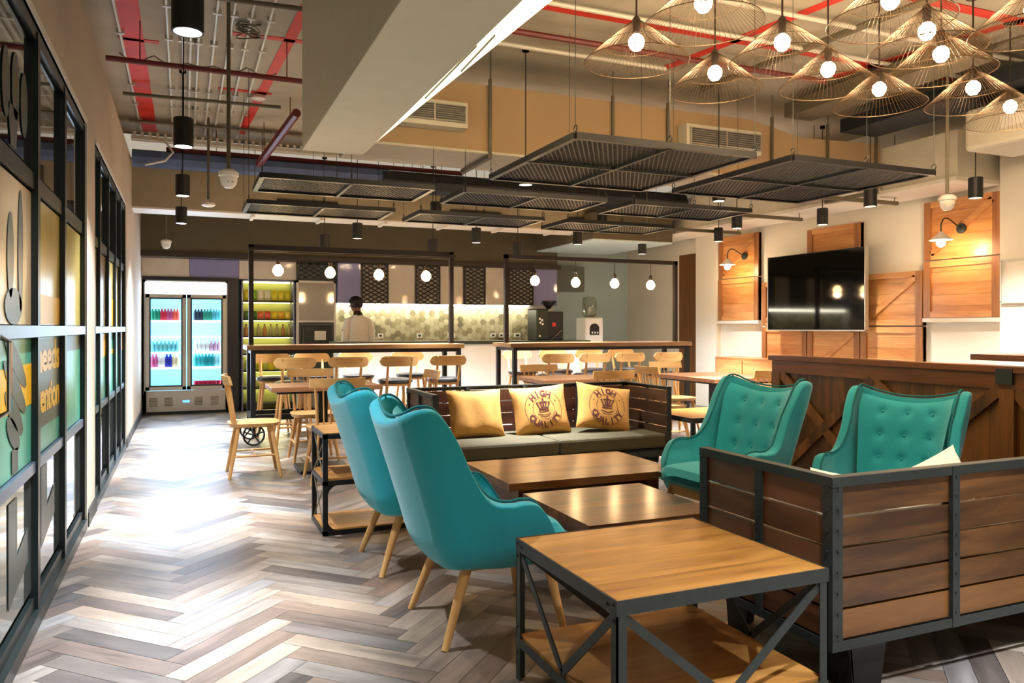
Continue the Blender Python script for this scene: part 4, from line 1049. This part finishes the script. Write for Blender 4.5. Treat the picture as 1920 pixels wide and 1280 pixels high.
# ------------------------------------------------------------------ crate sofas
def sofa(label, loc, rz, mw, mwy, L=2.1, D=.74, nb=4):
    t = thing('crate_sofa', label, 'sofa', loc, rz)
    # local: front at y=0 facing -y, back at y=D, x 0..L
    z0, z1 = .17, .75
    e = .045
    def planks(fn, m, nm):
        b = MB(); n = 5; h = (z1-z0-.06)/n
        for k in range(n): fn(b, z0+.03+k*h+.005, z0+.03+(k+1)*h-.005, random.random())
        b.build(nm, m, t)
    planks(lambda b, a_, c_, q: b.box(.01, L-.01, D-.035, D-.012, a_, c_, q), mw, 'back_planks')
    planks(lambda b, a_, c_, q: b.box(.012, .035, .01, D-.01, a_, c_, q), mwy, 'arm_planks')
    planks(lambda b, a_, c_, q: b.box(L-.035, L-.012, .01, D-.01, a_, c_, q), mwy, 'arm_planks')
    f = MB(); th = .006
    for x in (0, L):
        s_ = 1 if x == 0 else -1
        for y in (0, D):
            r_ = 1 if y == 0 else -1
            f.box(min(x, x+s_*e), max(x, x+s_*e), min(y, y+r_*th), max(y, y+r_*th), z0+.001, z1-.001)
            f.box(min(x, x+s_*th), max(x, x+s_*th), min(y+r_*th, y+r_*e), max(y+r_*th, y+r_*e), z0+.001, z1-.001)
    for z in (z0, z1-e*.7):
        f.box(-.0015, L+.0015, D-th+.0015, D+.0015, z, z+e*.7); f.box(-.0015, th-.0015, 0, D-th, z, z+e*.7); f.box(L-th+.0015, L+.0015, 0, D-th, z, z+e*.7)
    f.box(0, L, D-.04, D-.001, z1-th, z1+.001); f.box(0, .04, 0, D-.041, z1-th, z1+.001); f.box(L-.04, L, 0, D-.041, z1-th, z1+.001)
    f.box(0, L, 0, .03, z0, z0+.05)
    f.build('steel_frame', M_iron, t)
    for k in range(1, nb):
        MB().box(L*k/nb-.018, L*k/nb+.018, D-.012, D+.004, z0, z1).build('steel_strap', M_iron, t)
        MB().box(L*k/nb-.018, L*k/nb+.018, D-.045, D-.035, z0, z1).build('steel_strap', M_iron, t)
    for x in (-.004, L-.008):
        MB().box(x, x+.012, D*.5-.016, D*.5+.016, z0, z1).build('steel_strap', M_iron, t)
    r_ = MB()
    for k in range(nb+1):
        x = min(max(L*k/nb, .022), L-.022)
        for j in range(8):
            z = z0+.05+j*.07
            r_.box(x-.004, x+.004, D+.002, D+.008, z, z+.007)
    for y in (.02, D*.5, D-.02):
        for j in range(8):
            z = z0+.05+j*.07; r_.box(-.008, 0, y-.004, y+.004, z, z+.007); r_.box(L, L+.010, y-.004, y+.004, z, z+.007)
    r_.build('rivets', M_iron, t)
    MB().box(.03, L-.03, .02, D-.03, .18, .235).build('seat_base', M_black, t)
    for (x0, x1) in (((.04, L/2-.004), (L/2+.004, L-.04)) if nb > 2 else ((.04, L-.04),)):
        w = (x1-x0)/2; cx = (x0+x1)/2
        MB().box(cx-w, cx+w, .005, D-.05, .238, .355).build('seat_cushion', M_olivec, t, bevel=.022)
    for x in (.10, L-.28):
        for (y, s_) in ((.03, 1), (D-.03, -1)):
            b = MB(); b.prism([(x, y, z0+.01), (x+.18, y, z0+.01), (x+.15, y, 0), (x+.03, y, 0)], (0, .008*s_, 0)); 
            b.prism([(x+.165, y, z0+.01), (x+.165, y+.16*s_, z0+.01), (x+.15, y+.10*s_, 0), (x+.15, y, 0)], (.008, 0, 0)); b.build('leg', M_black, t)
    return t
s1 = sofa('dark slatted crate sofa with olive cushions facing the camera', (1.69, 5.50, 0), 0, M_sofa2, M_sofa2y)
s2 = sofa('brown plank and iron crate sofa in the foreground seen from behind', (1.98+2.34, 2.67, 0), pi, M_crate, M_cratey, L=2.34, nb=4, D=.72)
# cushions
def cushion(name, w, h, d, m, lab, loc, rot, print_=False):
    t = bpy.data.objects.new(name, None)
    def surf(x, z, s_):
        u = 2*x/w; v = 2*z/h
        u = max(-1, min(1, u)); v = max(-1, min(1, v))
        return s_*d/2*((1-u**4)*(1-v**4))**.55 * (1+.06*sin(5*x/w*3+z*9))
    def P_(u, v, s_):
        a = (u-.5)*2; c_ = (v-.5)*2
        pin = 1-.07*(1-abs(a)**2)*abs(c_)**2; pin2 = 1-.07*(1-abs(c_)**2)*abs(a)**2
        x = a*w/2*pin2; z = c_*h/2*pin
        return (x, surf(a*w/2, c_*h/2, s_), z)
    b = MB(); b.grid(lambda u, v: P_(u, v, -1), 22, 18); b.grid(lambda u, v: P_(1-u, v, 1), 22, 18)
    o = b.build(name, m, smooth=True, loc=loc); o.rotation_euler = rot; bpy.data.objects.remove(t)
    o['label'] = lab; o['category'] = 'cushion'
    if print_:
        p = MB()
        R1, R2 = .168, .098
        def put_(x, z): return (x, surf(x, z, -1)-.0022, z)
        def ringp(R, wd, a0=0, a1=2*pi, n=60):
            for k in range(n):
                t0 = a0+(a1-a0)*k/n; t1 = a0+(a1-a0)*(k+.72)/n
                p.add([put_((R-wd)*cos(t0), (R-wd)*sin(t0)), put_((R+wd)*cos(t0), (R+wd)*sin(t0)), put_((R+wd)*cos(t1), (R+wd)*sin(t1)), put_((R-wd)*cos(t1), (R-wd)*sin(t1))], [(0, 1, 2, 3)])
        ringp(R1, .0022); ringp(R2, .0022); 
        def letters(txt, a_mid, da, top):
            n = len(txt)
            for i, ch in enumerate(txt):
                V, F = text_mesh(ch, .072)
                if not V: continue
                cx = (max(v.x for v in V)+min(v.x for v in V))/2
                a = a_mid+((n-1)/2-i)*da*(1 if top else -1)
                r_ = .108 if top else .158
                rotA = a-pi/2 if top else a+pi/2
                vv = []
                for v in V:
                    lx, ly = v.x-cx, v.y
                    X = r_*cos(a)+lx*cos(rotA)-ly*sin(rotA); Z = r_*sin(a)+lx*sin(rotA)+ly*cos(rotA)
                    vv.append(put_(X, Z))
                p.add(vv, F)
        letters('HIGH', radians(97), .40, True); letters('QUALITY', radians(-88), .345, False)
        for a in (radians(160), radians(28)):
            p.add([put_(.133*cos(a)+.006*cos(q), .133*sin(a)+.006*sin(q)) for q in [2*pi*k/8 for k in range(8)]], [tuple(range(8))])
        # crown
        def poly(pts): p.add([put_(x*1.25, z*1.25) for x, z in pts], [tuple(range(len(pts)))])
        poly([(-.034, -.004), (.034, -.004), (.034, .006), (-.034, .006)]); poly([(-.036, -.018), (.036, -.018), (.036, -.010), (-.036, -.010)])
        for (x0, x1) in ((-.030, -.042), (-.012, -.018), (.012, .018), (.030, .042)): poly([(x0-.005, .008), (x0+.005, .008), (x1+.006, .034), (x1-.004, .034)])
        for x, z in ((-.043, .040), (-.018, .042), (.018, .042), (.043, .040), (0, .052)): poly([(x+.0075*cos(q), z+.0075*sin(q)) for q in [2*pi*k/8 for k in range(8)]])
        poly([(-.006, .008), (.006, .008), (.006, .044), (-.006, .044)])
        for sx in (-1, 1): poly([(sx*.042, .036), (sx*.02, .05), (0, .046), (0, .040), (sx*.02, .042)][::sx])
        poly([(-.003, .056), (.003, .056), (.003, .074), (-.003, .074)]); poly([(-.010, .063), (.010, .063), (.010, .068), (-.010, .068)])
        for k in range(9):
            x = -.045+k*.01; z = -.036-.006*cos(x*60); poly([(x, z), (x+.009, z+.001), (x+.009, z-.006), (x, z-.007)])
        for k in range(7):
            x = -.035+k*.01; z = -.052-.004*cos(x*60); poly([(x, z), (x+.008, z), (x+.008, z-.005), (x, z-.005)])
        p.build('printed_emblem', M_ink, o)
    return o
cushion('throw_cushion', .48, .40, .15, M_mustard, 'plain mustard cushion at the left end of the slatted sofa', (2.20, 5.97, .545), (radians(-16), 0, 0))
cushion('throw_cushion', .52, .42, .15, M_mustard, 'mustard cushion with a round crown print in the middle of the slatted sofa', (2.78, 5.96, .55), (radians(-16), radians(-3), 0), True)
cushion('throw_cushion', .52, .41, .15, M_mustard, 'mustard cushion with a round crown print tilted at the right of the slatted sofa', (3.36, 5.90, .55), (radians(-20), radians(9), radians(-6)), True)
cushion('throw_cushion', .45, .42, .12, M_cream, 'cream cushion corner showing over the iron corner of the foreground sofa', (2.27, 2.11, .51), (radians(14), radians(-9), pi+.05))
cushion('throw_cushion', .50, .42, .13, M_cream, 'cream cushion peeping over the back of the foreground sofa', (2.66, 2.13, .52), (radians(14), radians(14), pi))

# ------------------------------------------------------------------ coffee tables, side tables, rack
def coffee(x0, x1, y0, y1, lab):
    t = thing('coffee_table', lab, 'coffee table', (x0, y0, 0)); w = x1-x0; d = y1-y0
    b = MB(); n = 7
    for k in range(n): b.box(0, w, d*k/n, d*(k+1)/n, .315, .36, random.random())
    b.build('table_top', M_dtop, t)
    for x in (.10, w-.20): MB().box(x, x+.10, .10, d-.10, 0, .315, .3).build('leg', M_dtop, t)
    MB().box(.2, w-.2, d*.5-.02, d*.5+.02, .14, .30, .2).build('stretcher', M_dtop, t)
coffee(1.70, 2.87, 4.06, 4.84, 'dark wooden coffee table in front of the slatted sofa')
coffee(1.67, 2.40, 3.06, 3.80, 'dark wooden coffee table beside the foreground iron sofa')
M_inset = M_top
def iron_table(x0, x1, y0, y1, H, lab, mt, braces=True):
    t = thing('side_table', lab, 'side table', (x0, y0, 0)); w = x1-x0; d = y1-y0; e = .032; th = .005
    b = MB(); n = 5
    for k in range(n): b.box(.006, w-.006, .006+(d-.012)*k/n, .006+(d-.012)*(k+1)/n-.0006, H-.02, H-.001, [.45, .7, .55, .75, .6][k])
    b.build('table_top', mt, t)
    f = MB()
    for y in (-.0015, d-th+.0015): f.box(-.0015, w+.0015, y, y+th, H-.042, H)
    for x in (-.0015, w-th+.0015): f.box(x, x+th, .004, d-.004, H-.042, H-.0004)
    f.build('top_frame', M_iron, t)
    for sx in (0, 1):
        for sy in (0, 1):
            X = sx*w; Y = sy*d; a_ = -1 if sx else 1; c_ = -1 if sy else 1
            l = MB(); l.box(min(X, X+a_*e), max(X, X+a_*e), min(Y, Y+c_*th), max(Y, Y+c_*th), 0, H-.002); l.box(min(X, X+a_*th), max(X, X+a_*th), min(Y, Y+c_*e), max(Y, Y+c_*e), 0, H-.002)
            l.build('leg', M_iron, t)
    if braces:
        zb = .16
        for y in (.008, d-.008):
            for (xa, xb) in ((.02, w/2), (w-.02, w/2)): MB().bar((xa, y, H-.045), (xb, y, zb), .026, .006, up=(0, 1, 0)).build('diagonal_brace', M_iron, t)
        for x in (.008, w-.008):
            for (ya, yb) in ((.02, d/2), (d-.02, d/2)): MB().bar((x, ya, H-.045), (x, yb, zb), .006, .026, up=(0, 0, 1)).build('diagonal_brace', M_iron, t)
    b = MB()
    for k in range(4): b.box(.01, w-.01, .01+(d-.02)*k/4, .01+(d-.02)*(k+1)/4-.0008, .14, .158, [.6, .5, .7, .55][k])
    b.build('lower_shelf', M_shelfw, t)
    f = MB()
    for y in (-.001, d-th): f.box(0, w, y, y+th, .12, .15)
    for x in (-.001, w-th): f.box(x, x+th, 0, d, .12, .15)
    for x in (.01, w-.01):
        pass
    f.build('shelf_frame', M_iron, t)
    r_ = MB()
    for (px, py) in ((0, .016), (0, d-.016)):
        for z in (H-.015, H-.06, .19, .1):
            r_.m = Matrix.Translation((px, py, z)) @ Matrix.Rotation(-pi/2, 4, 'Y'); r_.lathe([(.006, 0), (.005, .004), (0, .006)], n=8)
    for y in (.05, d-.05):
        r_.m = Matrix.Translation((0, y, H-.022)) @ Matrix.Rotation(-pi/2, 4, 'Y'); r_.lathe([(.006, 0), (.005, .004), (0, .006)], n=8)
    r_.m = None
    r_.build('rivets', M_blackp, t)
    return t
iron_table(1.09, 1.85, 1.84, 2.54, .5, 'big square wood and iron side table in the foreground', M_top)
iron_table(3.86, 4.62, 5.30, 6.02, .5, 'wood and iron side table to the right of the slatted sofa', M_top, False)
t = thing('iron_rack', 'low black iron rack with wooden shelves and wire cross braces behind the blue armchairs', 'shelf rack', (.76, 4.70, 0))
w, d, H = .72, .46, .61; e = .03
b = MB()
for x in (0, w-e):
    for y in (0, d-e): b.box(x, x+e, y, y+e, 0, H)
for z in (0, .30, H-e):
    for y in (0, d-e): b.box(0, w, y, y+e, z, z+e)
    for x in (0, w-e): b.box(x, x+e, 0, d, z, z+e)
b.build('iron_frame', M_black, t, bevel=.002)
for z, m_ in ((H-.012, M_top), (.325, M_shelfw), (.02, M_shelfw)): MB().box(.008, w-.008, .008, d-.008, z, z+.018).build('shelf_board', m_, t)
b = MB()
for x in (.012, w-.012):
    for (z0, z1) in ((.03, .30), (.33, .58)):
        b.tube([(x, .03, z0), (x, d-.03, z1)], .004, 6); b.tube([(x, .03, z1), (x, d-.03, z0)], .004, 6)
b.build('cross_brace', M_dcond, t)
for (x, z) in ((0+e, .30), (0+e, e), (w-e, .3), (w-e, e)):
    s_ = 1 if x < .3 else -1; q = -1 if z > .2 else 1
    b = MB(); b.prism([(x, .004, z), (x+s_*.05, .004, z), (x+s_*.03, .004, z+q*.008), (x+s_*.008, .004, z+q*.03), (x, .004, z+q*.05)], (0, .012, 0)); b.build('corner_gusset', M_black, t)

# ------------------------------------------------------------------ winged armchairs
def wing_chair():
    t = thing('wing_armchair', 'x', 'armchair', (0,0,0), group='teal winged armchairs')
    NS, NV = 56, 22
    def lerp(tab, s):
        for (a_, va), (b_, vb) in zip(tab, tab[1:]):
            if s <= b_:
                q = (s-a_)/(b_-a_); q = q*q*(3-2*q); return va+(vb-va)*q
        return tab[-1][1]
    topz = [(-.12, .90), (0, .892), (.15, .897), (.28, .912), (.38, .93), (.46, .948), (.52, .94), (.56, .89), (.59, .79), (.62, .68), (.655, .61), (.70, .578), (.78, .565), (.86, .57), (.94, .545), (1.0, .43), (1.06, .30)]
    def lerp(tab, s):
        for i in range(1, len(tab)-2):
            if s <= tab[i+1][0] or i == len(tab)-3:
                (xa, ya), (xb_, yb), (xc, yc), (xd, yd) = tab[i-1:i+3]
                q = (s-xb_)/(xc-xb_); m0 = (yc-ya)/(xc-xa)*(xc-xb_); m1 = (yd-yb)/(xd-xb_)*(xc-xb_)
                return (2*q**3-3*q*q+1)*yb+(q**3-2*q*q+q)*m0+(-2*q**3+3*q*q)*yc+(q**3-q*q)*m1
    def spine(z): return -.285-.27*max(0, z-.36)-.06*max(0, z-.36)**2
    def halfw(z): return .228+.048*max(0, min(1, (z-.33)/.5))
    def pt(s_, v, off=0.0):
        sg = 1 if s_ >= 0 else -1; s = abs(s_)
        zt = lerp(topz, s); zb = .32; z = zb+(zt-zb)*v
        hb = halfw(z); xb = spine(z)
        if s < .36:
            q = s/.36; y = q*(hb-.05); x = xb+.03*q*q
        elif s < .50:
            a = (s-.36)/.14*pi/2; y = (hb-.05)+.055*sin(a); x = xb+.03+.07*(1-cos(a))
        else:
            q = (s-.50)/.50; y = (hb+.005)+.045*min(1, q*2.2)*max(0, min(1, (z-.3)/.2))*(1 if z < .6 else max(0, 1-(z-.6)/.15)); x = xb+.10+q*.365
        lo = max(0, 1-(z-zb)/.10)
        x += .06*lo*lo*max(0, 1-(s/.5)**2)
        y -= .045*lo*lo
        return Vector((x, sg*y, z))
    b = MB(); b.grid(lambda u, v: pt(2*u-1, v), NS*2, NV)
    b.build('shell', M_fab, t, smooth=True, solid=.055, sub=1)
    o = t.children[-1] if t.children else None
    # piping along the outer rim
    out = [pt(2*u/120-1, 1.0)+Vector((-.002, 0, .004)) for u in range(121)]
    b = MB(); b.tube([p for p in out], .0055, 6); b.build('piping', M_fabd, t, smooth=True)
    for sd in (-1, 1): MB().tube([pt(sd*.47, v/24)+Vector((-.004, sd*.004, 0)) for v in range(25)], .0042, 6).build('side_piping', M_fabd, t, smooth=True)
    def cu(u, v, s_):
        a = (u-.5)*2; c_ = (v-.5)*2; e_ = ((1-abs(a)**5)*(1-abs(c_)**5))**.4
        return (.035+a*.225, c_*.215*(1-.06*(a < 0)*abs(a)), (.40 if s_ > 0 else .365)+s_*(.055 if s_ > 0 else .035)*e_)
    b = MB(); b.grid(lambda u, v: cu(u, v, 1), 20, 18); b.grid(lambda u, v: cu(1-u, v, -1), 20, 18); b.build('seat_cushion', M_fab, t, smooth=True)
    # inner back padding with button dimples
    btn = [(y, z) for z, ys_ in ((.80, (-.14, 0, .14)), (.67, (-.14, 0, .14)), (.54, (-.13, 0, .13))) for y in ys_]
    def padtop(y): return lerp(topz, abs(y)*.40)-.03
    def pad(u, v):
        y = (u-.5)*2; z = .43+v*(padtop(y)-.43); Y = y*(halfw(z)-.022)
        e_ = 1-max(0, 2*v-1)**6
        x = spine(z)+.05+.03*e_+.055*abs(y)**5
        for (by, bz) in btn:
            r2 = (Y-by)**2+(z-bz)**2; x -= .012*math.exp(-r2/.0006)+.005*math.exp(-r2/.003)
        return (x, Y, z)
    b = MB(); b.grid(pad, 60, 44); b.build('back_pad', M_fab, t, smooth=True)
    for (by, bz) in btn:
        hw = halfw(bz)-.022; yy = by/hw; p = pad(.5+yy/2, (bz-.43)/(padtop(yy)-.43))
        q = MB(); q.m = Matrix.Translation(p) @ Matrix.Rotation(pi/2, 4, 'Y'); q.lathe([(.009, -.002), (.009, .002), (.005, .006), (0, .0068)], n=10); q.build('button', M_fab, t, smooth=True)
    f = MB(); f.box(-.19, .20, -.19, -.155, .275, .33); f.box(-.19, .20, .155, .19, .275, .33); f.box(-.19, -.155, -.19, .19, .275, .33); f.box(.165, .20, -.19, .19, .275, .33); f.build('base_frame', M_beechx, t, bevel=.006)
    for sx in (-1, 1):
        for sy in (-1, 1):
            x0 = -.165 if sx < 0 else .17; x1 = -.285 if sx < 0 else .23
            MB().tube([(x0, sy*.185, .325), (x1, sy*.245, 0)], [.024, .014], 14).build('leg', M_beech, t, smooth=True)
    return t
wc1 = wing_chair(); wc1.location = (1.21, 3.10, 0); wc1['label'] = 'bright teal winged armchair in front, seen from behind beside the iron side table'
dup(wc1, (1.19, 4.06, 0), 0, label='bright teal winged armchair farther back, beside the iron rack')
dup(wc1, (2.85, 3.68, 0), pi+.08, label='green-teal winged armchair next to the slatted sofa, its buttoned front showing')
wc4 = dup(wc1, (3.42, 3.03, 0), pi+.33, label='green-teal winged armchair behind the foreground iron sofa'); wc4.scale = (.96, .96, .96)

# ------------------------------------------------------------------ person at the counter
M_skin = mat('brown_skin', '#7a4c33', .6); M_hair = mat('black_hair', '#0c0a09', .7, bump=.4, bscale=120)
M_jacket = mat('white_jacket', '#e4dcd2', .85, noise=.05, nscale=20, bump=.2, bscale=30); M_trous = mat('black_trousers', '#1a1a1e', .85)
pe = thing('person', 'person in a white chef jacket standing behind the counter, seen from behind', 'person', (2.42, 11.72, 0))
V_ = {}; E_ = []; R_ = []; order = []
def nd(n, p, r, parent=None):
    V_[n] = len(order); order.append(p); R_.append(r)
    if parent: E_.append((V_[parent], V_[n]))
nd('pel', (0, 0, .93), .12); nd('wa', (0, 0, 1.08), .115, 'pel'); nd('ch', (0, -.01, 1.27), .135, 'wa'); nd('nb', (0, 0, 1.41), .065, 'ch'); nd('nt', (-.01, .02, 1.50), .052, 'nb')
nd('hd1', (-.02, .03, 1.56), .075, 'nt'); nd('hd2', (-.02, .02, 1.63), .082, 'hd1')
for s_, n in ((-1, 'l'), (1, 'r')):
    nd('sh'+n, (s_*.15, 0, 1.35), .05, 'ch'); nd('el'+n, (s_*.205, -.02, 1.10), .038, 'sh'+n); nd('wr'+n, (s_*.185, .18, .97), .028, 'el'+n); nd('pa'+n, (s_*.17, .26, .97), .03, 'wr'+n)
    for k in range(4): nd('f%d%s' % (k, n), (s_*.17+(k-1.5)*.019, .335-.01*abs(k-1.4), .965), .0085, 'pa'+n); nd('g%d%s' % (k, n), (s_*.17+(k-1.5)*.021, .37-.012*abs(k-1.4), .945), .007, 'f%d%s' % (k, n))
    nd('th'+n, (s_*.17-s_*.045, .29, .955), .01, 'pa'+n)
    nd('hi'+n, (s_*.09, 0, .88), .085, 'pel'); nd('kn'+n, (s_*.10, .01, .49), .058, 'hi'+n); nd('an'+n, (s_*.10, -.02, .09), .038, 'kn'+n); nd('to'+n, (s_*.11, .12, .035), .032, 'an'+n)
me = bpy.data.meshes.new('body'); me.from_pydata(order, E_, []); bo = bpy.data.objects.new('body', me); C.objects.link(bo); bo.parent = pe
me.materials.append(M_skin)
sk = bo.modifiers.new('skin', 'SKIN'); su = bo.modifiers.new('sub', 'SUBSURF'); su.levels = 2; su.render_levels = 2
for i, r in enumerate(R_): me.skin_vertices[0].data[i].radius = (r, r)
me.skin_vertices[0].data[0].use_root = True
b = MB(); b.m = Matrix.Translation((-.035, .045, 1.60)) @ Matrix.Rotation(.75, 4, 'Z')
b.lathe([(0, -.105), (.035, -.1), (.06, -.07), (.073, -.02), (.078, .03), (.07, .075), (.04, .105), (0, .112)], n=20)
b.tube([(0, .07, .01), (0, .098, -.025), (0, .075, -.035)], [.010, .014, .008], 8)
for sx in (-1, 1): b.tube([(sx*.074, .0, .02), (sx*.088, -.01, .015), (sx*.086, -.008, -.02)], [.012, .012, .008], 6)
b.build('head', M_skin, pe, smooth=True)
b = MB(); b.m = Matrix.Translation((-.035, .045, 1.60)) @ Matrix.Rotation(.75, 4, 'Z')
def hairf(u, v):
    a = 2*pi*u; ph = v*pi*.76; r = .090+.006*sin(9*a)*sin(ph); front = sin(a)
    ph2 = ph*(1-.5*max(0, front)); return (r*1.0*sin(ph2)*cos(a), -.012+r*1.12*sin(ph2)*sin(a), .025+r*1.12*cos(ph2))
b.grid(hairf, 32, 12); b.build('hair', M_hair, pe, smooth=True, solid=.006)
b = MB(); rings = [(.78, .17, .135), (.95, .165, .13), (1.05, .16, .125), (1.2, .17, .13), (1.31, .175, .12), (1.375, .145, .10), (1.425, .09, .075), (1.455, .065, .06)]
vv = []; ff = []; n = 28
for (z, rx, ry) in rings:
    for k in range(n):
        a = 2*pi*k/n; vv.append((rx*cos(a), ry*sin(a)+.004, z+.004*sin(5*a)))
for i in range(len(rings)-1):
    for k in range(n): ff.append((i*n+k, i*n+(k+1) % n, (i+1)*n+(k+1) % n, (i+1)*n+k))
b.add(vv, ff)
for s_ in (-1, 1): b.tube([(s_*.10, 0, 1.37), (s_*.155, 0, 1.34), (s_*.185, -.01, 1.24), (s_*.205, -.02, 1.10), (s_*.20, .06, 1.02), (s_*.185, .16, .975)], [.05, .062, .058, .052, .046, .04], 14)
b.build('chef_jacket', M_jacket, pe, smooth=True)
b = MB(); b.tube([(.064*cos(a), .062*sin(a)+.002, 1.455+.012*sin(a)) for a in [2*pi*k/24 for k in range(24)]], .011, 8, closed=True); b.build('collar_trim', M_blackp, pe, smooth=True)
MB().box(-.246, -.238, -.04, .0, 1.2, 1.22).build('sleeve_badge', M_lilac, pe)
b = MB()
for s_ in (-1, 1): b.tube([(s_*.085, 0, .95), (s_*.095, .005, .7), (s_*.10, .01, .48), (s_*.10, -.015, .07)], [.10, .095, .078, .065], 14)
b.build('trousers', M_trous, pe, smooth=True)
